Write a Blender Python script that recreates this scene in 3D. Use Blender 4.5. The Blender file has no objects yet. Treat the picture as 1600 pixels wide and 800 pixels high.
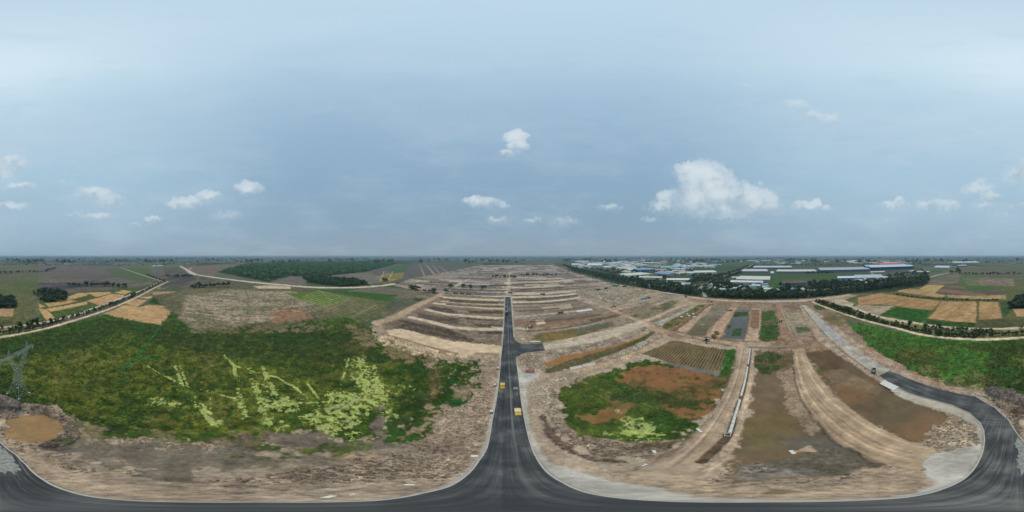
import bpy, bmesh, math, random
import numpy as np
from mathutils import Vector, Matrix
random.seed(7)
S = bpy.context.scene
COL = S.collection
R = math.radians
H = 80.0                                   # flying height of the camera, metres

# ------------------------------------------------------------------ camera, light, exposure
S.render.engine = 'CYCLES'
cd = bpy.data.cameras.new('camera'); cam = bpy.data.objects.new('camera', cd); COL.objects.link(cam)
cd.type = 'PANO'
try:
    cd.cycles.panorama_type = 'EQUIRECTANGULAR'
except Exception:
    cd.panorama_type = 'EQUIRECTANGULAR'
cd.clip_start = 0.1; cd.clip_end = 200000
cam.location = (0, 0, H); cam.rotation_euler = (R(90), 0, 0)
S.camera = cam
S.view_settings.view_transform = 'Standard'; S.view_settings.look = 'None'
S.view_settings.exposure = 0.0; S.view_settings.gamma = 1.0
S.cycles.use_denoising = True
S.cycles.max_bounces = 4; S.cycles.volume_bounces = 0

SUN_AZ, SUN_EL = R(178), R(64)             # azimuth measured from +Y towards +X
sl = bpy.data.lights.new('sun', 'SUN'); sun = bpy.data.objects.new('sun', sl); COL.objects.link(sun)
sl.energy = 1.7; sl.angle = R(11); sl.color = (1.0, 0.86, 0.66)
sd_ = Vector((math.sin(SUN_AZ)*math.cos(SUN_EL), math.cos(SUN_AZ)*math.cos(SUN_EL), math.sin(SUN_EL)))
sun.rotation_euler = sd_.to_track_quat('Z', 'Y').to_euler()

def lin1(c):
    c /= 255.0
    return c/12.92 if c <= 0.04045 else ((c+0.055)/1.055)**2.4
def lin(c, k=1.0): return tuple(lin1(float(v))*k for v in c)
def lin4(c, k=1.0): return lin(c, k)+(1.0,)

class NT:                                   # small node-tree helper
    def __init__(s, nt): s.nt = nt
    def n(s, t, **kw):
        nd = s.nt.nodes.new(t)
        for k, v in kw.items(): setattr(nd, k, v)
        return nd
    def put(s, sock, v):
        if isinstance(v, bpy.types.NodeSocket): s.nt.links.new(v, sock)
        else: sock.default_value = v
    def m(s, op, a, b=0.0, c=None, clamp=False):
        nd = s.n('ShaderNodeMath', operation=op, use_clamp=clamp)
        s.put(nd.inputs[0], a); s.put(nd.inputs[1], b)
        if c is not None: s.put(nd.inputs[2], c)
        return nd.outputs[0]
    def vm(s, op, a, b=(0, 0, 0)):
        nd = s.n('ShaderNodeVectorMath', operation=op)
        s.put(nd.inputs[0], a); s.put(nd.inputs[1], b)
        return nd
    def mix(s, f, a, b, blend='MIX'):
        nd = s.n('ShaderNodeMix', data_type='RGBA', blend_type=blend)
        s.put(nd.inputs[0], f); s.put(nd.inputs[6], a); s.put(nd.inputs[7], b)
        return nd.outputs[2]
    def noise(s, vec, scale, detail=5, rough=.55):
        nd = s.n('ShaderNodeTexNoise')
        s.put(nd.inputs['Vector'], vec); nd.inputs['Scale'].default_value = scale
        nd.inputs['Detail'].default_value = detail; nd.inputs['Roughness'].default_value = rough
        return nd.outputs['Fac']
    def ss(s, v, lo, hi, a=0.0, b=1.0):
        nd = s.n('ShaderNodeMapRange', interpolation_type='SMOOTHSTEP')
        s.put(nd.inputs[0], v); s.put(nd.inputs[1], lo); s.put(nd.inputs[2], hi)
        nd.inputs[3].default_value = a; nd.inputs[4].default_value = b
        return nd.outputs[0]
    def ramp(s, f, stops):
        nd = s.n('ShaderNodeValToRGB'); cr = nd.color_ramp
        while len(cr.elements) < len(stops): cr.elements.new(0.5)
        for e, (p, c) in zip(cr.elements, stops): e.position = p; e.color = c
        s.put(nd.inputs[0], f)
        return nd.outputs[0]

# ------------------------------------------------------------------ sky
wd = bpy.data.worlds.new('World'); S.world = wd; wd.use_nodes = True
wd.node_tree.nodes.clear()
T = NT(wd.node_tree)
tc = T.n('ShaderNodeTexCoord').outputs['Generated']
sep = T.n('ShaderNodeSeparateXYZ'); T.put(sep.inputs[0], tc)
dx, dy, dz = sep.outputs
el = T.m('MULTIPLY', T.m('ARCSINE', dz), 2/math.pi)                        # 0 horizon .. 1 zenith
az = T.m('ARCTAN2', dx, dy)
hor = T.m('SQRT', T.m('MAXIMUM', T.m('SUBTRACT', 1.0, T.m('MULTIPLY', dz, dz)), 1e-4))
back = T.m('MULTIPLY_ADD', T.m('DIVIDE', dy, hor), -0.5, 0.5, clamp=True)  # 1 towards the sun side
side = T.m('MULTIPLY_ADD', T.m('DIVIDE', dx, hor), 0.12, back, clamp=True)
front_r = [(0.0, (146,163,178)), (.06, (140,164,184)), (.14, (136,166,190)), (.26, (139,172,199)), (.42, (148,181,210)),
           (.55, (160,192,219)), (.68, (174,204,229)), (.75, (186,213,235)), (.88, (192,220,241)), (1, (196,224,244))]
back_r = [(0.0, (148,174,194)), (.06, (154,181,202)), (.16, (164,193,213)), (.3, (170,203,224)), (.45, (182,210,230)),
          (.60, (184,214,234)), (.68, (192,222,240)), (.755, (203,229,245)), (.87, (204,228,245)), (1, (197,223,243))]
soft_el = T.m('ADD', el, T.m('MULTIPLY', T.m('SUBTRACT', T.noise(T.vm('MULTIPLY', tc, (1.6, 1.6, 4.0)).outputs[0], 1.6, 4), .5), .08))
gf = T.ramp(soft_el, [(p, lin4(c)) for p, c in front_r])
gb = T.ramp(soft_el, [(p, lin4(c)) for p, c in back_r])
grad = T.mix(T.ss(side, 0.12, .95), gf, gb)
sky = T.n('ShaderNodeTexSky', sky_type='NISHITA'); sky.sun_disc = False
sky.sun_elevation = SUN_EL; sky.sun_rotation = SUN_AZ; sky.dust_density = 3.0; sky.altitude = 80
nish = T.vm('SCALE', sky.outputs[0]); nish.inputs['Scale'].default_value = 0.06
base = T.mix(0.08, grad, nish.outputs[0])                                   # thin veil of high cloud over the clear sky
veil = T.noise(T.vm('MULTIPLY', tc, (1.0, 1.0, 3.2)).outputs[0], 2.3, 6, .6)
base = T.mix(T.ss(veil, .42, .75, 0, .13), base, lin4((226, 236, 243)))
streak = T.noise(T.vm('MULTIPLY', tc, (2.0, 2.0, 9.0)).outputs[0], 3.1, 5, .6)
base = T.mix(.12, base, lin4((168, 192, 198)))
base = T.mix(T.ss(streak, .5, .8, 0, .10), base, lin4((120, 150, 182)))
# cumulus: (x, y, half width, half height, opacity), azimuth and elevation read off a 1600 x 800 sphere map
CL = [(806,213,19,9,1),(808,227,16,13,1),(792,241,11,5,.95),(740,313,16,7,.9),(757,317,30,8,.85),(785,321,12,5,.7),
 (778,344,18,6,.5),(830,345,15,5,.5),(885,347,30,9,.38),(955,325,20,7,.5),(692,341,14,5,.22),
 (1082,265,26,11,1),(1100,274,40,22,1),(1110,294,46,22,1),(1090,305,40,18,.85),(1145,302,42,18,.9),(1178,312,34,18,.9),(1200,322,18,12,.75),(1045,308,20,10,.75),
 (1072,320,34,12,.7),(1040,322,26,9,.65),(1120,325,96,18,.75),(1015,343,16,5,.4),(1187,288,4,6,.5),(1140,345,90,8,.25),
 (1258,322,22,8,.75),(1272,320,12,8,.75),(1285,326,16,7,.55),(1398,320,22,8,.6),(1404,313,9,5,.65),(1465,322,34,12,.65),(1530,298,28,15,.6),(1548,307,18,6,.7),(1535,322,22,9,.4),
 (1533,282,14,7,.35),(1560,338,20,7,.3),(1595,278,28,18,.5),(1605,323,34,6,.6),(1390,345,24,4,.25),
 (20,256,28,13,.75),(0,270,22,15,.7),(32,291,22,6,.75),(14,322,30,7,.6),(98,287,12,6,.3),(145,303,30,12,.8),(170,314,26,11,.75),(152,338,26,5,.6),(118,335,18,5,.4),(20,345,24,6,.25),
 (292,317,32,9,.75),(325,306,20,8,.75),(240,343,15,6,.7),(212,351,14,3,.4),(390,294,22,10,.8),(355,338,26,9,.4),(110,290,30,12,.2),(228,280,30,8,.14),
 (1240,164,24,9,.45),(1272,180,18,7,.55),(1300,186,20,9,.5),(1168,133,9,2,.6),(1310,205,16,7,.25),(1250,186,14,5,.3)]
ae = T.n('ShaderNodeCombineXYZ'); T.put(ae.inputs[0], T.m('MULTIPLY', az, 1/math.pi*800)); T.put(ae.inputs[1], T.m('MULTIPLY', el, 400))
wob = T.n('ShaderNodeTexNoise'); T.put(wob.inputs['Vector'], tc); wob.inputs['Scale'].default_value = 22; wob.inputs['Detail'].default_value = 6; wob.inputs['Roughness'].default_value = .6
wv = T.vm('MULTIPLY', T.vm('SUBTRACT', wob.outputs['Color'], (.5, .5, .5)).outputs[0], (26, 20, 0)).outputs[0]
aev = T.vm('ADD', ae.outputs[0], wv).outputs[0]
dens = None; num = None; den = None
for (x, y, rx, ry, op) in CL:
    xs = [x-800]
    if x < 90: xs.append(x+800)
    if x > 1510: xs.append(x-2400)
    for xx in xs:
        src = aev                                                            # a negligible tie to the running total keeps the blobs in sequence
        if den is not None: src = T.vm('ADD', aev, T.m('MULTIPLY', den, 1e-5)).outputs[0]
        q = T.vm('MULTIPLY', T.vm('SUBTRACT', src, (xx, 400-y, 0)).outputs[0], (1/rx, 1/ry, 0)).outputs[0]
        d = T.vm('DOT_PRODUCT', q, q).outputs['Value']
        v = T.m('MAXIMUM', T.m('MULTIPLY_ADD', d, -op*.62, op*1.08), 0.0)
        sq = T.n('ShaderNodeSeparateXYZ'); T.put(sq.inputs[0], q)
        dens = v if dens is None else T.m('MAXIMUM', dens, v)
        num = T.m('MULTIPLY', v, sq.outputs[1]) if num is None else T.m('MULTIPLY_ADD', v, sq.outputs[1], num)
        den = v if den is None else T.m('ADD', den, v)
up = T.m('DIVIDE', num, T.m('MAXIMUM', den, .02))                            # -1 cloud base .. 1 cloud top
fine = T.noise(tc, 40, 6, .56)
edge = T.m('MULTIPLY_ADD', T.m('SUBTRACT', fine, .5), .62, dens)
cov = T.ss(edge, T.ss(up, -.9, .6, -.05, .12), T.ss(up, -1.0, .5, 1.0, .5))
cov = T.m('MULTIPLY', cov, T.m('MINIMUM', T.m('MULTIPLY_ADD', dens, .75, .16), 0.86))
cov = T.m('MAXIMUM', cov, T.ss(T.m('MULTIPLY_ADD', T.m('SUBTRACT', fine, .5), .8, dens), .05, .55, 0, .26))
lit = T.m('MULTIPLY_ADD', T.m('SUBTRACT', fine, .5), .4, T.m('MULTIPLY_ADD', T.m('SUBTRACT', T.noise(tc, 9, 3, .5), .5), 1.6, T.m('MULTIPLY_ADD', up, .36, .60)))
ccol = T.mix(T.ss(lit, .15, .9), lin4((168, 190, 205)), lin4((217, 227, 232)))
ccol = T.mix(T.ss(el, .02, .22, .45, 0), ccol, base)
final = T.mix(cov, base, ccol)
bg = T.n('ShaderNodeBackground'); T.put(bg.inputs[0], final); bg.inputs[1].default_value = 1.0
out = T.n('ShaderNodeOutputWorld'); wd.node_tree.links.new(bg.outputs[0], out.inputs[0])
wd.cycles.sampling_method = 'MANUAL'; wd.cycles.sample_map_resolution = 512

# ------------------------------------------------------------------ survey: a bearing and a dip, read off a sphere map, give a ground point
def P(x, y, z=0.0):
    a = (x-800)*0.225*math.pi/180; e = (y-400)*0.225*math.pi/180
    r = (H-z)/math.tan(e)
    return (r*math.sin(a), r*math.cos(a))
def PP(s):
    v = [float(t) for t in s.replace(',', ' ').split()]
    return [P(v[i], v[i+1]) for i in range(0, len(v), 2)]

# ------------------------------------------------------------------ ground: one sheet to the horizon, rings that widen with distance
def hsh(ix, iy, seed):
    n = (ix.astype(np.int64)*374761393 + iy.astype(np.int64)*668265263 + seed*974711) & 0x7fffffff
    n = ((n ^ (n >> 13))*1274126177) & 0x7fffffff
    n = n ^ (n >> 16)
    return (n & 0xffffff)/float(0xffffff)
def vnoise(x, y, seed):
    fx = np.floor(x); fy = np.floor(y); u = x-fx; v = y-fy
    u = u*u*(3-2*u); v = v*v*(3-2*v)
    a = hsh(fx, fy, seed); b = hsh(fx+1, fy, seed); c = hsh(fx, fy+1, seed); d = hsh(fx+1, fy+1, seed)
    return (a*(1-u)+b*u)*(1-v)+(c*(1-u)+d*u)*v
def fbm(x, y, o=4, seed=1, g=.55):
    t = np.zeros_like(x); amp = 1.0; tot = 0
    ca, sa = math.cos(.6), math.sin(.6)
    for i in range(o):
        t += amp*vnoise(x, y, seed+i*17); tot += amp*amp
        x, y = (x*ca-y*sa)*2.03+13.7, (x*sa+y*ca)*2.03-7.1
        amp *= g
    s = t - t.mean()
    return s/(s.std()+1e-6)*.5                     # about -1 .. 1
def sm(x, a, b):
    t = np.clip((x-a)/(b-a), 0, 1); return t*t*(3-2*t)

NA = 1440
rr = [3.0]
while rr[-1] < 20000:
    r_ = rr[-1]
    k = 1.03 if r_ < 16 else (1.0105 if r_ < 420 else (1.014 if r_ < 900 else 1.035))
    rr.append(r_*k)
rr = np.array(rr); NR = len(rr)
aa = np.arange(NA)*2*math.pi/NA
RR, AA = np.meshgrid(rr, aa, indexing='ij')
X = (RR*np.sin(AA)).ravel(); Y = (RR*np.cos(AA)).ravel(); RD = RR.ravel()
NV = X.size
nF = fbm(X/420, Y/420, 4, 3); nA = fbm(X/60, Y/60, 4, 5); nB = fbm(X/13, Y/13, 4, 9); nC = fbm(X/3.0, Y/3.0, 3, 21)
nS = fbm(X/70, Y/5.5, 4, 31); nL = fbm(X/190, Y/16, 4, 37); nT = fbm(X/5.5, Y/70, 4, 33)
NZ = {'A': nA, 'B': nB, 'C': nC, 'F': nF, 'S': nS, 'L': nL, 'T': nT}
K = 1.0
KV = np.array((.925, 1.01, 1.09))                 # how the daylight here tints a neutral surface
def alb(c): return np.array(lin(c, 1/K))/KV
CO = np.zeros((NV, 3)); VEG = np.zeros(NV); WET = np.zeros(NV); RUB = np.zeros(NV); HT = np.zeros(NV); ALG = np.zeros(NV); CAT = np.zeros(NV, np.int16)
CATS = ['ground']
def cat_id(c):
    if c not in CATS: CATS.append(c)
    return CATS.index(c)
def sdist(poly, x, y):
    n = len(poly); ins = np.zeros(x.size, bool); dm = np.full(x.size, 1e18)
    for i in range(n):
        x0, y0 = poly[i]; x1, y1 = poly[(i+1) % n]
        ex, ey = x1-x0, y1-y0; L = ex*ex+ey*ey
        if L < 1e-9: continue
        t = np.clip(((x-x0)*ex+(y-y0)*ey)/L, 0, 1)
        dm = np.minimum(dm, (x-x0-t*ex)**2+(y-y0-t*ey)**2)
        c = (y0 > y) != (y1 > y)
        if y1 != y0: ins ^= c & (x < ex*(y-y0)/(y1-y0)+x0)
    d = np.sqrt(dm)
    return np.where(ins, d, -d)
def pdist(line, x, y):
    dm = np.full(x.size, 1e18); sg = np.zeros(x.size); al = np.zeros(x.size); acc = 0
    for (x0, y0), (x1, y1) in zip(line, line[1:]):
        ex, ey = x1-x0, y1-y0; L = math.hypot(ex, ey)
        if L < 1e-6: continue
        t = np.clip(((x-x0)*ex+(y-y0)*ey)/(L*L), 0, 1)
        d = (x-x0-t*ex)**2+(y-y0-t*ey)**2
        b = d < dm
        dm = np.where(b, d, dm); sg = np.where(b, ((x-x0)*ey-(y-y0)*ex)/L, sg); al = np.where(b, acc+t*L, al); acc += L
    return np.sqrt(dm), sg, al
def paint(idx, m, col, cat=None, c2=None, n2='B', b2=0.0, w2=.45, veg=None, wet=None, rub=None, dh=None, hr=0.0, var=.10):
    c = alb(col)[None, :]*np.ones((idx.size, 1))
    if c2 is not None:
        f = sm(sum(NZ[k][idx] for k in n2)/len(n2)**.5+b2, -w2, w2)[:, None]
        c = c*(1-f)+alb(c2)[None, :]*f
    c *= (1+var*(nB[idx]*.5+nC[idx]*.7))[:, None]
    CO[idx] = CO[idx]*(1-m[:, None])+c*m[:, None]
    for arr, v in ((VEG, veg), (WET, wet), (RUB, rub)):
        v = 0.0 if v is None else v
        arr[idx] = arr[idx]*(1-m)+v*m
    if dh is not None:
        HT[idx] = HT[idx]*(1-m)+(dh+hr*(nC[idx]*.6+nB[idx]*.5))*m
    if cat: CAT[idx[m > .5]] = cat_id(cat)
def sel(pts, mg):
    p = np.array(pts); a = p.min(0)-mg; b = p.max(0)+mg
    return np.nonzero((X > a[0]) & (X < b[0]) & (Y > a[1]) & (Y < b[1]))[0]
def zone(cat, s, col, amp=1.0, soft=.7, op=1.0, hole=0.0, **kw):
    pts = PP(s) if isinstance(s, str) else s
    idx = sel(pts, amp*2+soft*3+.02*max(math.hypot(*q) for q in pts))
    if not idx.size: return
    d = sdist(pts, X[idx], Y[idx])
    d = d+amp*(nB[idx]*.9+nC[idx]*1.2)+amp*.5*nA[idx]
    so = np.maximum(soft, RD[idx]*.004)
    m = sm(d, -so, so)*op
    if hole: m = m*sm(nC[idx]*.8+nB[idx]*.6+np.minimum(d/ (amp*2+1), 1)*.5, hole-.5, hole+.15)
    paint(idx, m, col, cat, **kw)
def track(cat, s, w, col, amp=.5, soft=.5, op=1.0, ruts=None, **kw):
    pts = PP(s) if isinstance(s, str) else s
    idx = sel(pts, w+amp*2+soft*3)
    if not idx.size: return
    d, sg, al = pdist(pts, X[idx], Y[idx])
    dd = w/2-d+amp*(nB[idx]*.8+nC[idx]*.7)
    so = np.maximum(soft, RD[idx]*.004)
    m = sm(dd, -so, so)*op
    paint(idx, m, col, cat, **kw)
    if ruts:
        g = vnoise(sg/1.1+9, al/26+3, 5)*.6+vnoise(sg/.45+5, al/40, 8)*.4
        CO[idx] *= (1+(g[:, None]-.5)*ruts*m[:, None])
        HT[idx] += (g-.5)*.25*m*ruts

EX = {}
exec_zones = True
# -------- far plain first
CO[:] = alb((74, 88, 66)); idx = np.arange(NV)
f = sm(nF, -.35, .35)[:, None]; CO[:] = CO*(1-f)+alb((92, 92, 80))*f
# far chequer of paddies, bare plots and woods
def plots(sx, sy, ang, seed):
    c, s_ = math.cos(ang), math.sin(ang)
    u = (X*c+Y*s_); v = (-X*s_+Y*c)
    iv = np.floor(v/sy); iu = np.floor(u/sx+hsh(iv, iv*0+3, seed)*5)
    return hsh(iu, iv, seed)
h1 = plots(230, 120, .25, 4); h2 = plots(700, 380, -.15, 8)
pal = [(70,92,62), (104,98,88), (88,92,80), (60,82,58), (112,102,92), (66,76,62), (84,100,66)]
q = (h1*.6+h2*.4)
q = (q-q.min())/(q.max()-q.min())*len(pal)
for i, c in enumerate(pal):
    b = (q >= i) & (q < i+1) & (RD > 300)
    CO[b] = CO[b]*.35+alb(c)*.65
bw = (sm(nF+nA*.5+.25*np.sin(RD/300), .15, .5)*(RD > 1300))[:, None]
CO[:] = CO*(1-bw)+alb((46, 62, 50))*bw
CO *= (1+.14*nA+.08*nB)[:, None]
VEG[:] = .5; RUB[:] = .25

# -------- left distance: fields west of the canal
zone(None, '-60 416 80 411 170 415 255 419 240 440 165 447 110 442 60 431 -60 428', (100, 92, 86), 20, 8, c2=(86, 80, 80), n2='L', rub=.5)
zone('meadow', '-90 428 70 429 45 441 60 462 0 470 -90 475', (66, 92, 58), 16, 6, veg=.8, c2=(84, 98, 66), n2='A')
zone(None, '16 439 40 438 42 444 20 446', (110, 92, 80), 3, 3)
zone(None, '38 447 60 442 122 442 152 437 172 450 130 456 75 451', (62, 62, 66), 14, 6, c2=(90, 84, 80), n2='L', rub=.6)
zone('meadow', '160 420 225 416 250 436 215 440 180 432', (76, 92, 64), 4, 3, veg=.6)
zone(None, '255 418 282 417 300 428 330 436 380 446 340 452 285 452 260 440', (96, 90, 76), 5, 3, c2=(76, 76, 72), n2='L', veg=.4)
zone(None, '240 433 262 427 300 430 315 440 260 447 238 456', (72, 70, 70), 5, 3, c2=(95, 90, 78), n2='L', rub=.4)
zone('meadow', '205 412 290 412 282 417 255 419 208 420', (82, 98, 66), 4, 4, veg=.5)
zone(None, '286 417 345 413 375 414 340 425 320 430 300 424', (98, 100, 76), 4, 3, c2=(110, 92, 78), n2='A')
FIELD = dict(amp=.6, soft=.8, c2=(166, 136, 100), n2='TB', w2=.9, rub=.3)
def field(s, col=(184, 156, 112), **kw):
    k = dict(FIELD); k.update(kw); zone('harvested_field', s, col, **k)
zone('meadow', '0 470 50 462 130 455 215 449 250 440 225 453 150 480 60 505 -40 514 -40 480', (70, 84, 50), 1.5, 1, veg=.7)
for s in ('24 467 52 464.5 62 475 34 477.5', '70 474 105 467.5 121 470.5 77 480', '73 482 135 471 137 475 79 487', '103 465 122 457.5 140 457.5 135 462 107 468.7',
          '135 470 175 459 195 461 192 465 155 477', '135 457 172 456 174 458.5 150 464', '179 457.5 192 453 207 455 195 460', '60 482 73 483 87 497 72 500',
          '0 481.5 35 479 55 492 32 497 28 491 0 494', '-50 484 0 481.5 0 494 -40 496', '42 476 60 474.3 72 479 48 483.5', '161 490.5 195 476 217 480 232 476 275 479 252 507.5',
          '195 474.5 207 467 230 469 215 479', '215 465 242 462 232 467'):
    field(s)
zone('meadow', '80 487.5 140 475 152 477 88 496', (70, 90, 46), 1, .8, veg=.9)
zone('meadow', '0 494 28 491.5 32 497.5 56 492.5 72 501 -40 512 -40 496', (62, 84, 46), 1, .8, veg=.9)
zone('meadow', '232 473 242 463 285 464 273 479', (38, 64, 28), .8, .8, veg=1.0)
field('237 456 292 454 290 461 240 461', (146, 130, 106))
# dry cracked plain in the middle distance
zone(None, '240 462 300 450 380 444 450 447 520 452 560 460 600 470 610 490 560 505 500 505 420 508 330 518 275 500', (104, 100, 76), 3, 2, c2=(88, 88, 68), n2='AS', veg=.4, rub=.6)
zone('dry_plain', '278 496 290 461 360 452 450 454 505 462 528 474 475 490 440 499 395 505 345 510 305 514 288 505', (150, 137, 120), 5, 2.5, c2=(104, 102, 82), n2='TCB', b2=.0, w2=.4, rub=1.0, veg=.15, dh=0.0, hr=.35)
zone(None, '418 492 445 482 478 489 486 496 460 503 430 503', (132, 100, 74), 4, 2.5, op=.8, rub=.6)
zone('meadow', '445 458 480 457 497 453 547 467 507 479 470 470', (92, 106, 58), 1.5, 1, veg=.8, c2=(120, 120, 78), n2='T', w2=.3)
zone('meadow', '512 479 550 467 612 472 592 497 545 503 500 500', (88, 94, 64), 3, 2, veg=.7, c2=(112, 104, 80), n2='A')
zone('meadow', '497 452 560 456 622 461 607 471 550 463', (52, 88, 36), 1.5, 1.2, veg=.9)
def rows_between(a0, a1, b0, b1, n, w, c, op):
    for i in range(n):
        t = (i+.5)/n; q = [a0[0]+(a1[0]-a0[0])*t, a0[1]+(a1[1]-a0[1])*t, b0[0]+(b1[0]-b0[0])*t, b0[1]+(b1[1]-b0[1])*t]
        track(None, ' '.join('%.2f' % v for v in q), w, c, .4, .8, op=op, veg=.6)
zone('meadow', '450 459 480 457 497 453 547 467 507 479.5 475 471', (80, 106, 46), 1, 1, veg=.9)
rows_between((462, 466), (507, 479), (497, 453.6), (547, 467), 9, 3.0, (138, 142, 96), .75)
rows_between((507, 480), (540, 502), (550, 467), (610, 473), 8, 3.0, (112, 112, 82), .6)
for s in ('497 453.5 547 467 507 479.5', '550 467 507 486', '590 475 545 497', '445 458.5 507 479'):
    track(None, s, 2.2, (146, 142, 112), .3, .8, op=.6)
# forest floor and plots to the left of the site
zone('woodland_floor', '340 425 385 413 440 410 600 407 625 412 570 425 520 431 470 431 440 434 420 441 395 436 365 430', (34, 52, 34), 8, 5, veg=1)
zone('woodland_floor', '468 434 500 432 560 437 578 445 535 449 480 442', (38, 54, 38), 4, 4, veg=1)
zone(None, '500 432 560 426 600 424 640 430 625 438 580 444 560 437', (112, 106, 96), 4, 3, c2=(92, 92, 76), n2='L', rub=.4)
zone(None, '425 441 455 431 480 434 478 445 440 446', (104, 98, 90), 3, 3, rub=.4)
zone(None, '574 424 620 412 720 412 756 413 650 435 615 441', (90, 86, 84), 5, 4, c2=(80, 88, 74), n2='F', rub=.4)
zone('meadow', '590 432 610 425 632 424 628 436 600 443', (98, 104, 60), 3, 3, veg=.5, c2=(140, 118, 80), n2='B')
zone('meadow', '605 420 640 412 635 424 612 428', (66, 92, 62), 4, 4, veg=.7)
for s in ('655 411 664 433', '662 411 682 432', '668 414 678 428', '676 414 690 431', '686 416 700 426', '600 424 594 440', '614 424 606 440'):
    track(None, s, 6, (172, 158, 138), 1, 2, op=.55)
zone('meadow', '625 410 770 407 750 413 700 412', (72, 92, 70), 6, 6, veg=.5)

# -------- the cleared site: everything inside this outline is bare earth
zone('ground', '0 600 120 600 300 610 500 560 575 512 590 505 630 488 660 473 692 458 640 452 612 445 650 434 752 414 862 414 900 427 960 443.5 1005 450 1080 463 1160 468 1270 466 1325 458 1345 464 1300 480 1312 512 1390 560 1450 592 1540 612 1600 622',
     (160, 142, 122), 3, 2, c2=(142, 125, 106), n2='SC', w2=.8, rub=.7, dh=0.0, hr=.16)
sidx = np.nonzero((RD > 200) & (CAT == 0) & (CO[:, 0] > alb((120, 100, 90))[0]))[0]
zone('ground', '640 452 612 445 650 434 752 414 862 414 900 427 960 443.5 1005 450 1000 470 900 480 800 478 700 462', (156, 143, 128), 4, 4, c2=(122, 112, 104), n2='LS', w2=.55, rub=.7)
zone('ground', '672 446 700 430 756 416 775 420 776 442 776 470 705 470', (126, 117, 112), 4, 4, c2=(150, 138, 126), n2='L', w2=.4, rub=.7)
zone('ground', '690 426 756 415.5 850 415.5 888 426 885 430 800 430 700 434', (142, 132, 124), 4, 4, c2=(128, 122, 120), n2='LB', w2=.5, rub=.6)
for (s, w, c, o) in (('700 447 790 442', 9, (172, 160, 142), .9), ('685 437 770 442 792 442.5', 7, (184, 172, 154), .9), ('690 459 740 462 792 463', 9, (186, 170, 146), 1), ('795 430 880 426 892 425', 14, (166, 154, 132), .9),
   ('740 430 795 430', 10, (164, 152, 136), .8), ('793 464 795 437 797 426', 11, (178, 166, 144), .9), ('692 458 722 441 735 436', 10, (174, 158, 136), 1), ('650 440 700 444', 7, (164, 148, 130), .7), ('636 443 690 451', 7, (166, 150, 130), .7), ('630 447 690 456', 8, (170, 152, 130), .8),
   ('800 423 870 422', 14, (158, 148, 138), .7), ('760 423.5 800 423', 12, (160, 150, 140), .6), ('770 417 820 417', 20, (150, 142, 136), .6), ('820 437 895 434', 8, (170, 160, 148), .7), ('800 446 880 441', 7, (160, 146, 126), .7), ('812 455 905 446', 7, (164, 148, 126), .6)):
    track('dirt_track', s, w, c, 1.0, 1.5, op=o, rub=.5)
for (s, w, c, o) in (('800 432.5 850 431.5 895 428', 9, (92, 88, 74), .8), ('760 434 800 434', 9, (100, 94, 82), .7), ('805 440 865 436', 6, (98, 94, 72), .6), ('745 446 788 446', 12, (92, 84, 80), .75), ('700 449 780 453', 9, (96, 86, 78), .7),
   ('660 441 705 446 706 448 660 446', 5, (118, 106, 108), .6), ('805 451 826 451.5', 5, (92, 80, 66), .8), ('805 456.5 850 454', 5, (96, 82, 66), .8), ('806 467 900 461', 6, (102, 92, 76), .85), ('800 474.5 900 466', 5, (108, 98, 80), .6)):
    track(None, s, w, c, 1.5, 1.5, op=o, rub=.7)
# lots in rows: pale tracks, dark furrows, plots at different stages
site = np.nonzero((Y > 175) & (RD < 2300) & (np.abs(X) < Y*1.5) & (sdist(PP('640 478 655 455 640 447 612 444 650 434 752 414.5 862 414.5 900 427 960 443.5 1005 452 985 470 920 474 880 470 796 470 700 470'), X, Y) > 0))[0]
xs, ys = X[site]+.034*Y[site], Y[site]+6*nB[site]*.25
per = np.where(RD[site] < 430, 21.0, np.where(RD[site] < 800, 38.0, 85.0))
row = np.floor(ys/per); fr = ys/per-row
hr_ = hsh(row, row*0+1, 5); seg = np.floor(xs/(40+110*hr_)+hr_*7); hc = hsh(seg, row, 6); hd = hsh(np.floor(xs/9), row, 8)
mulc = np.select([hc < .22, hc < .45, hc < .7], [.5, .72, 1.0], 1.3)
mulc = np.where(fr < .16, 1.35, np.where((fr > .16) & (fr < .34) & (hd > .35), mulc*.5, mulc))
wv_ = sm(RD[site], 190, 300)
CO[site] *= (1+(mulc-1)*wv_*1.0)[:, None]
grn_ = (hsh(seg, row, 12) > .86)[:, None]; CO[site] = np.where(grn_, CO[site]*.6+alb((92, 98, 72))*.4, CO[site])
# strips left of the new road
zone('ground', '592 504 660 472 692 460 790 464 787 545 700 540 610 522', (134, 118, 102), 2, 1.5, c2=(112, 98, 84), n2='SC', w2=.5, rub=.9, dh=0, hr=.3)
DARK = (78, 67, 59)
for s in ('624 499 649 504 705 512 711 517 742 530 736 535 692 526 655 520 627 514 609 507', '652 489 692 494 717 497 717 506 692 505 655 495', '672 478 705 482 717 489 692 489 667 481', '724 495 780 497.5 780 501 730 499',
          '700 468 780 470 780 474 705 473', '740 505 786 506 786 511 742 511', '730 484 786 486 786 490 735 489', '750 515 786 517 786 522 748 521'):
    zone('ground', s, DARK, 1.2, 1, c2=(104, 90, 76), n2='SC', b2=-.25, rub=.7, dh=-.5, hr=.3)
for s, w in (('667 484 699 490.6 730 494 784 497', 7.5), ('642 496 667 501 705 511 736 514 786 514', 7.5), ('680 474 717 478 755 481 786 482', 9), ('695 465 740 468 788 469.5', 9)):
    track('dirt_track', s, w, (190, 172, 146), .9, .7, ruts=.3, rub=.3, dh=.25)
track('dirt_track', '589 504 617 496 657 475 690 459.5', 14, (166, 144, 116), 1, 1, ruts=.35, rub=.4, dh=.5)
track(None, '600 497 640 478 680 462', 4, (118, 104, 88), 1.2, 1, op=.7, rub=.8)
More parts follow.
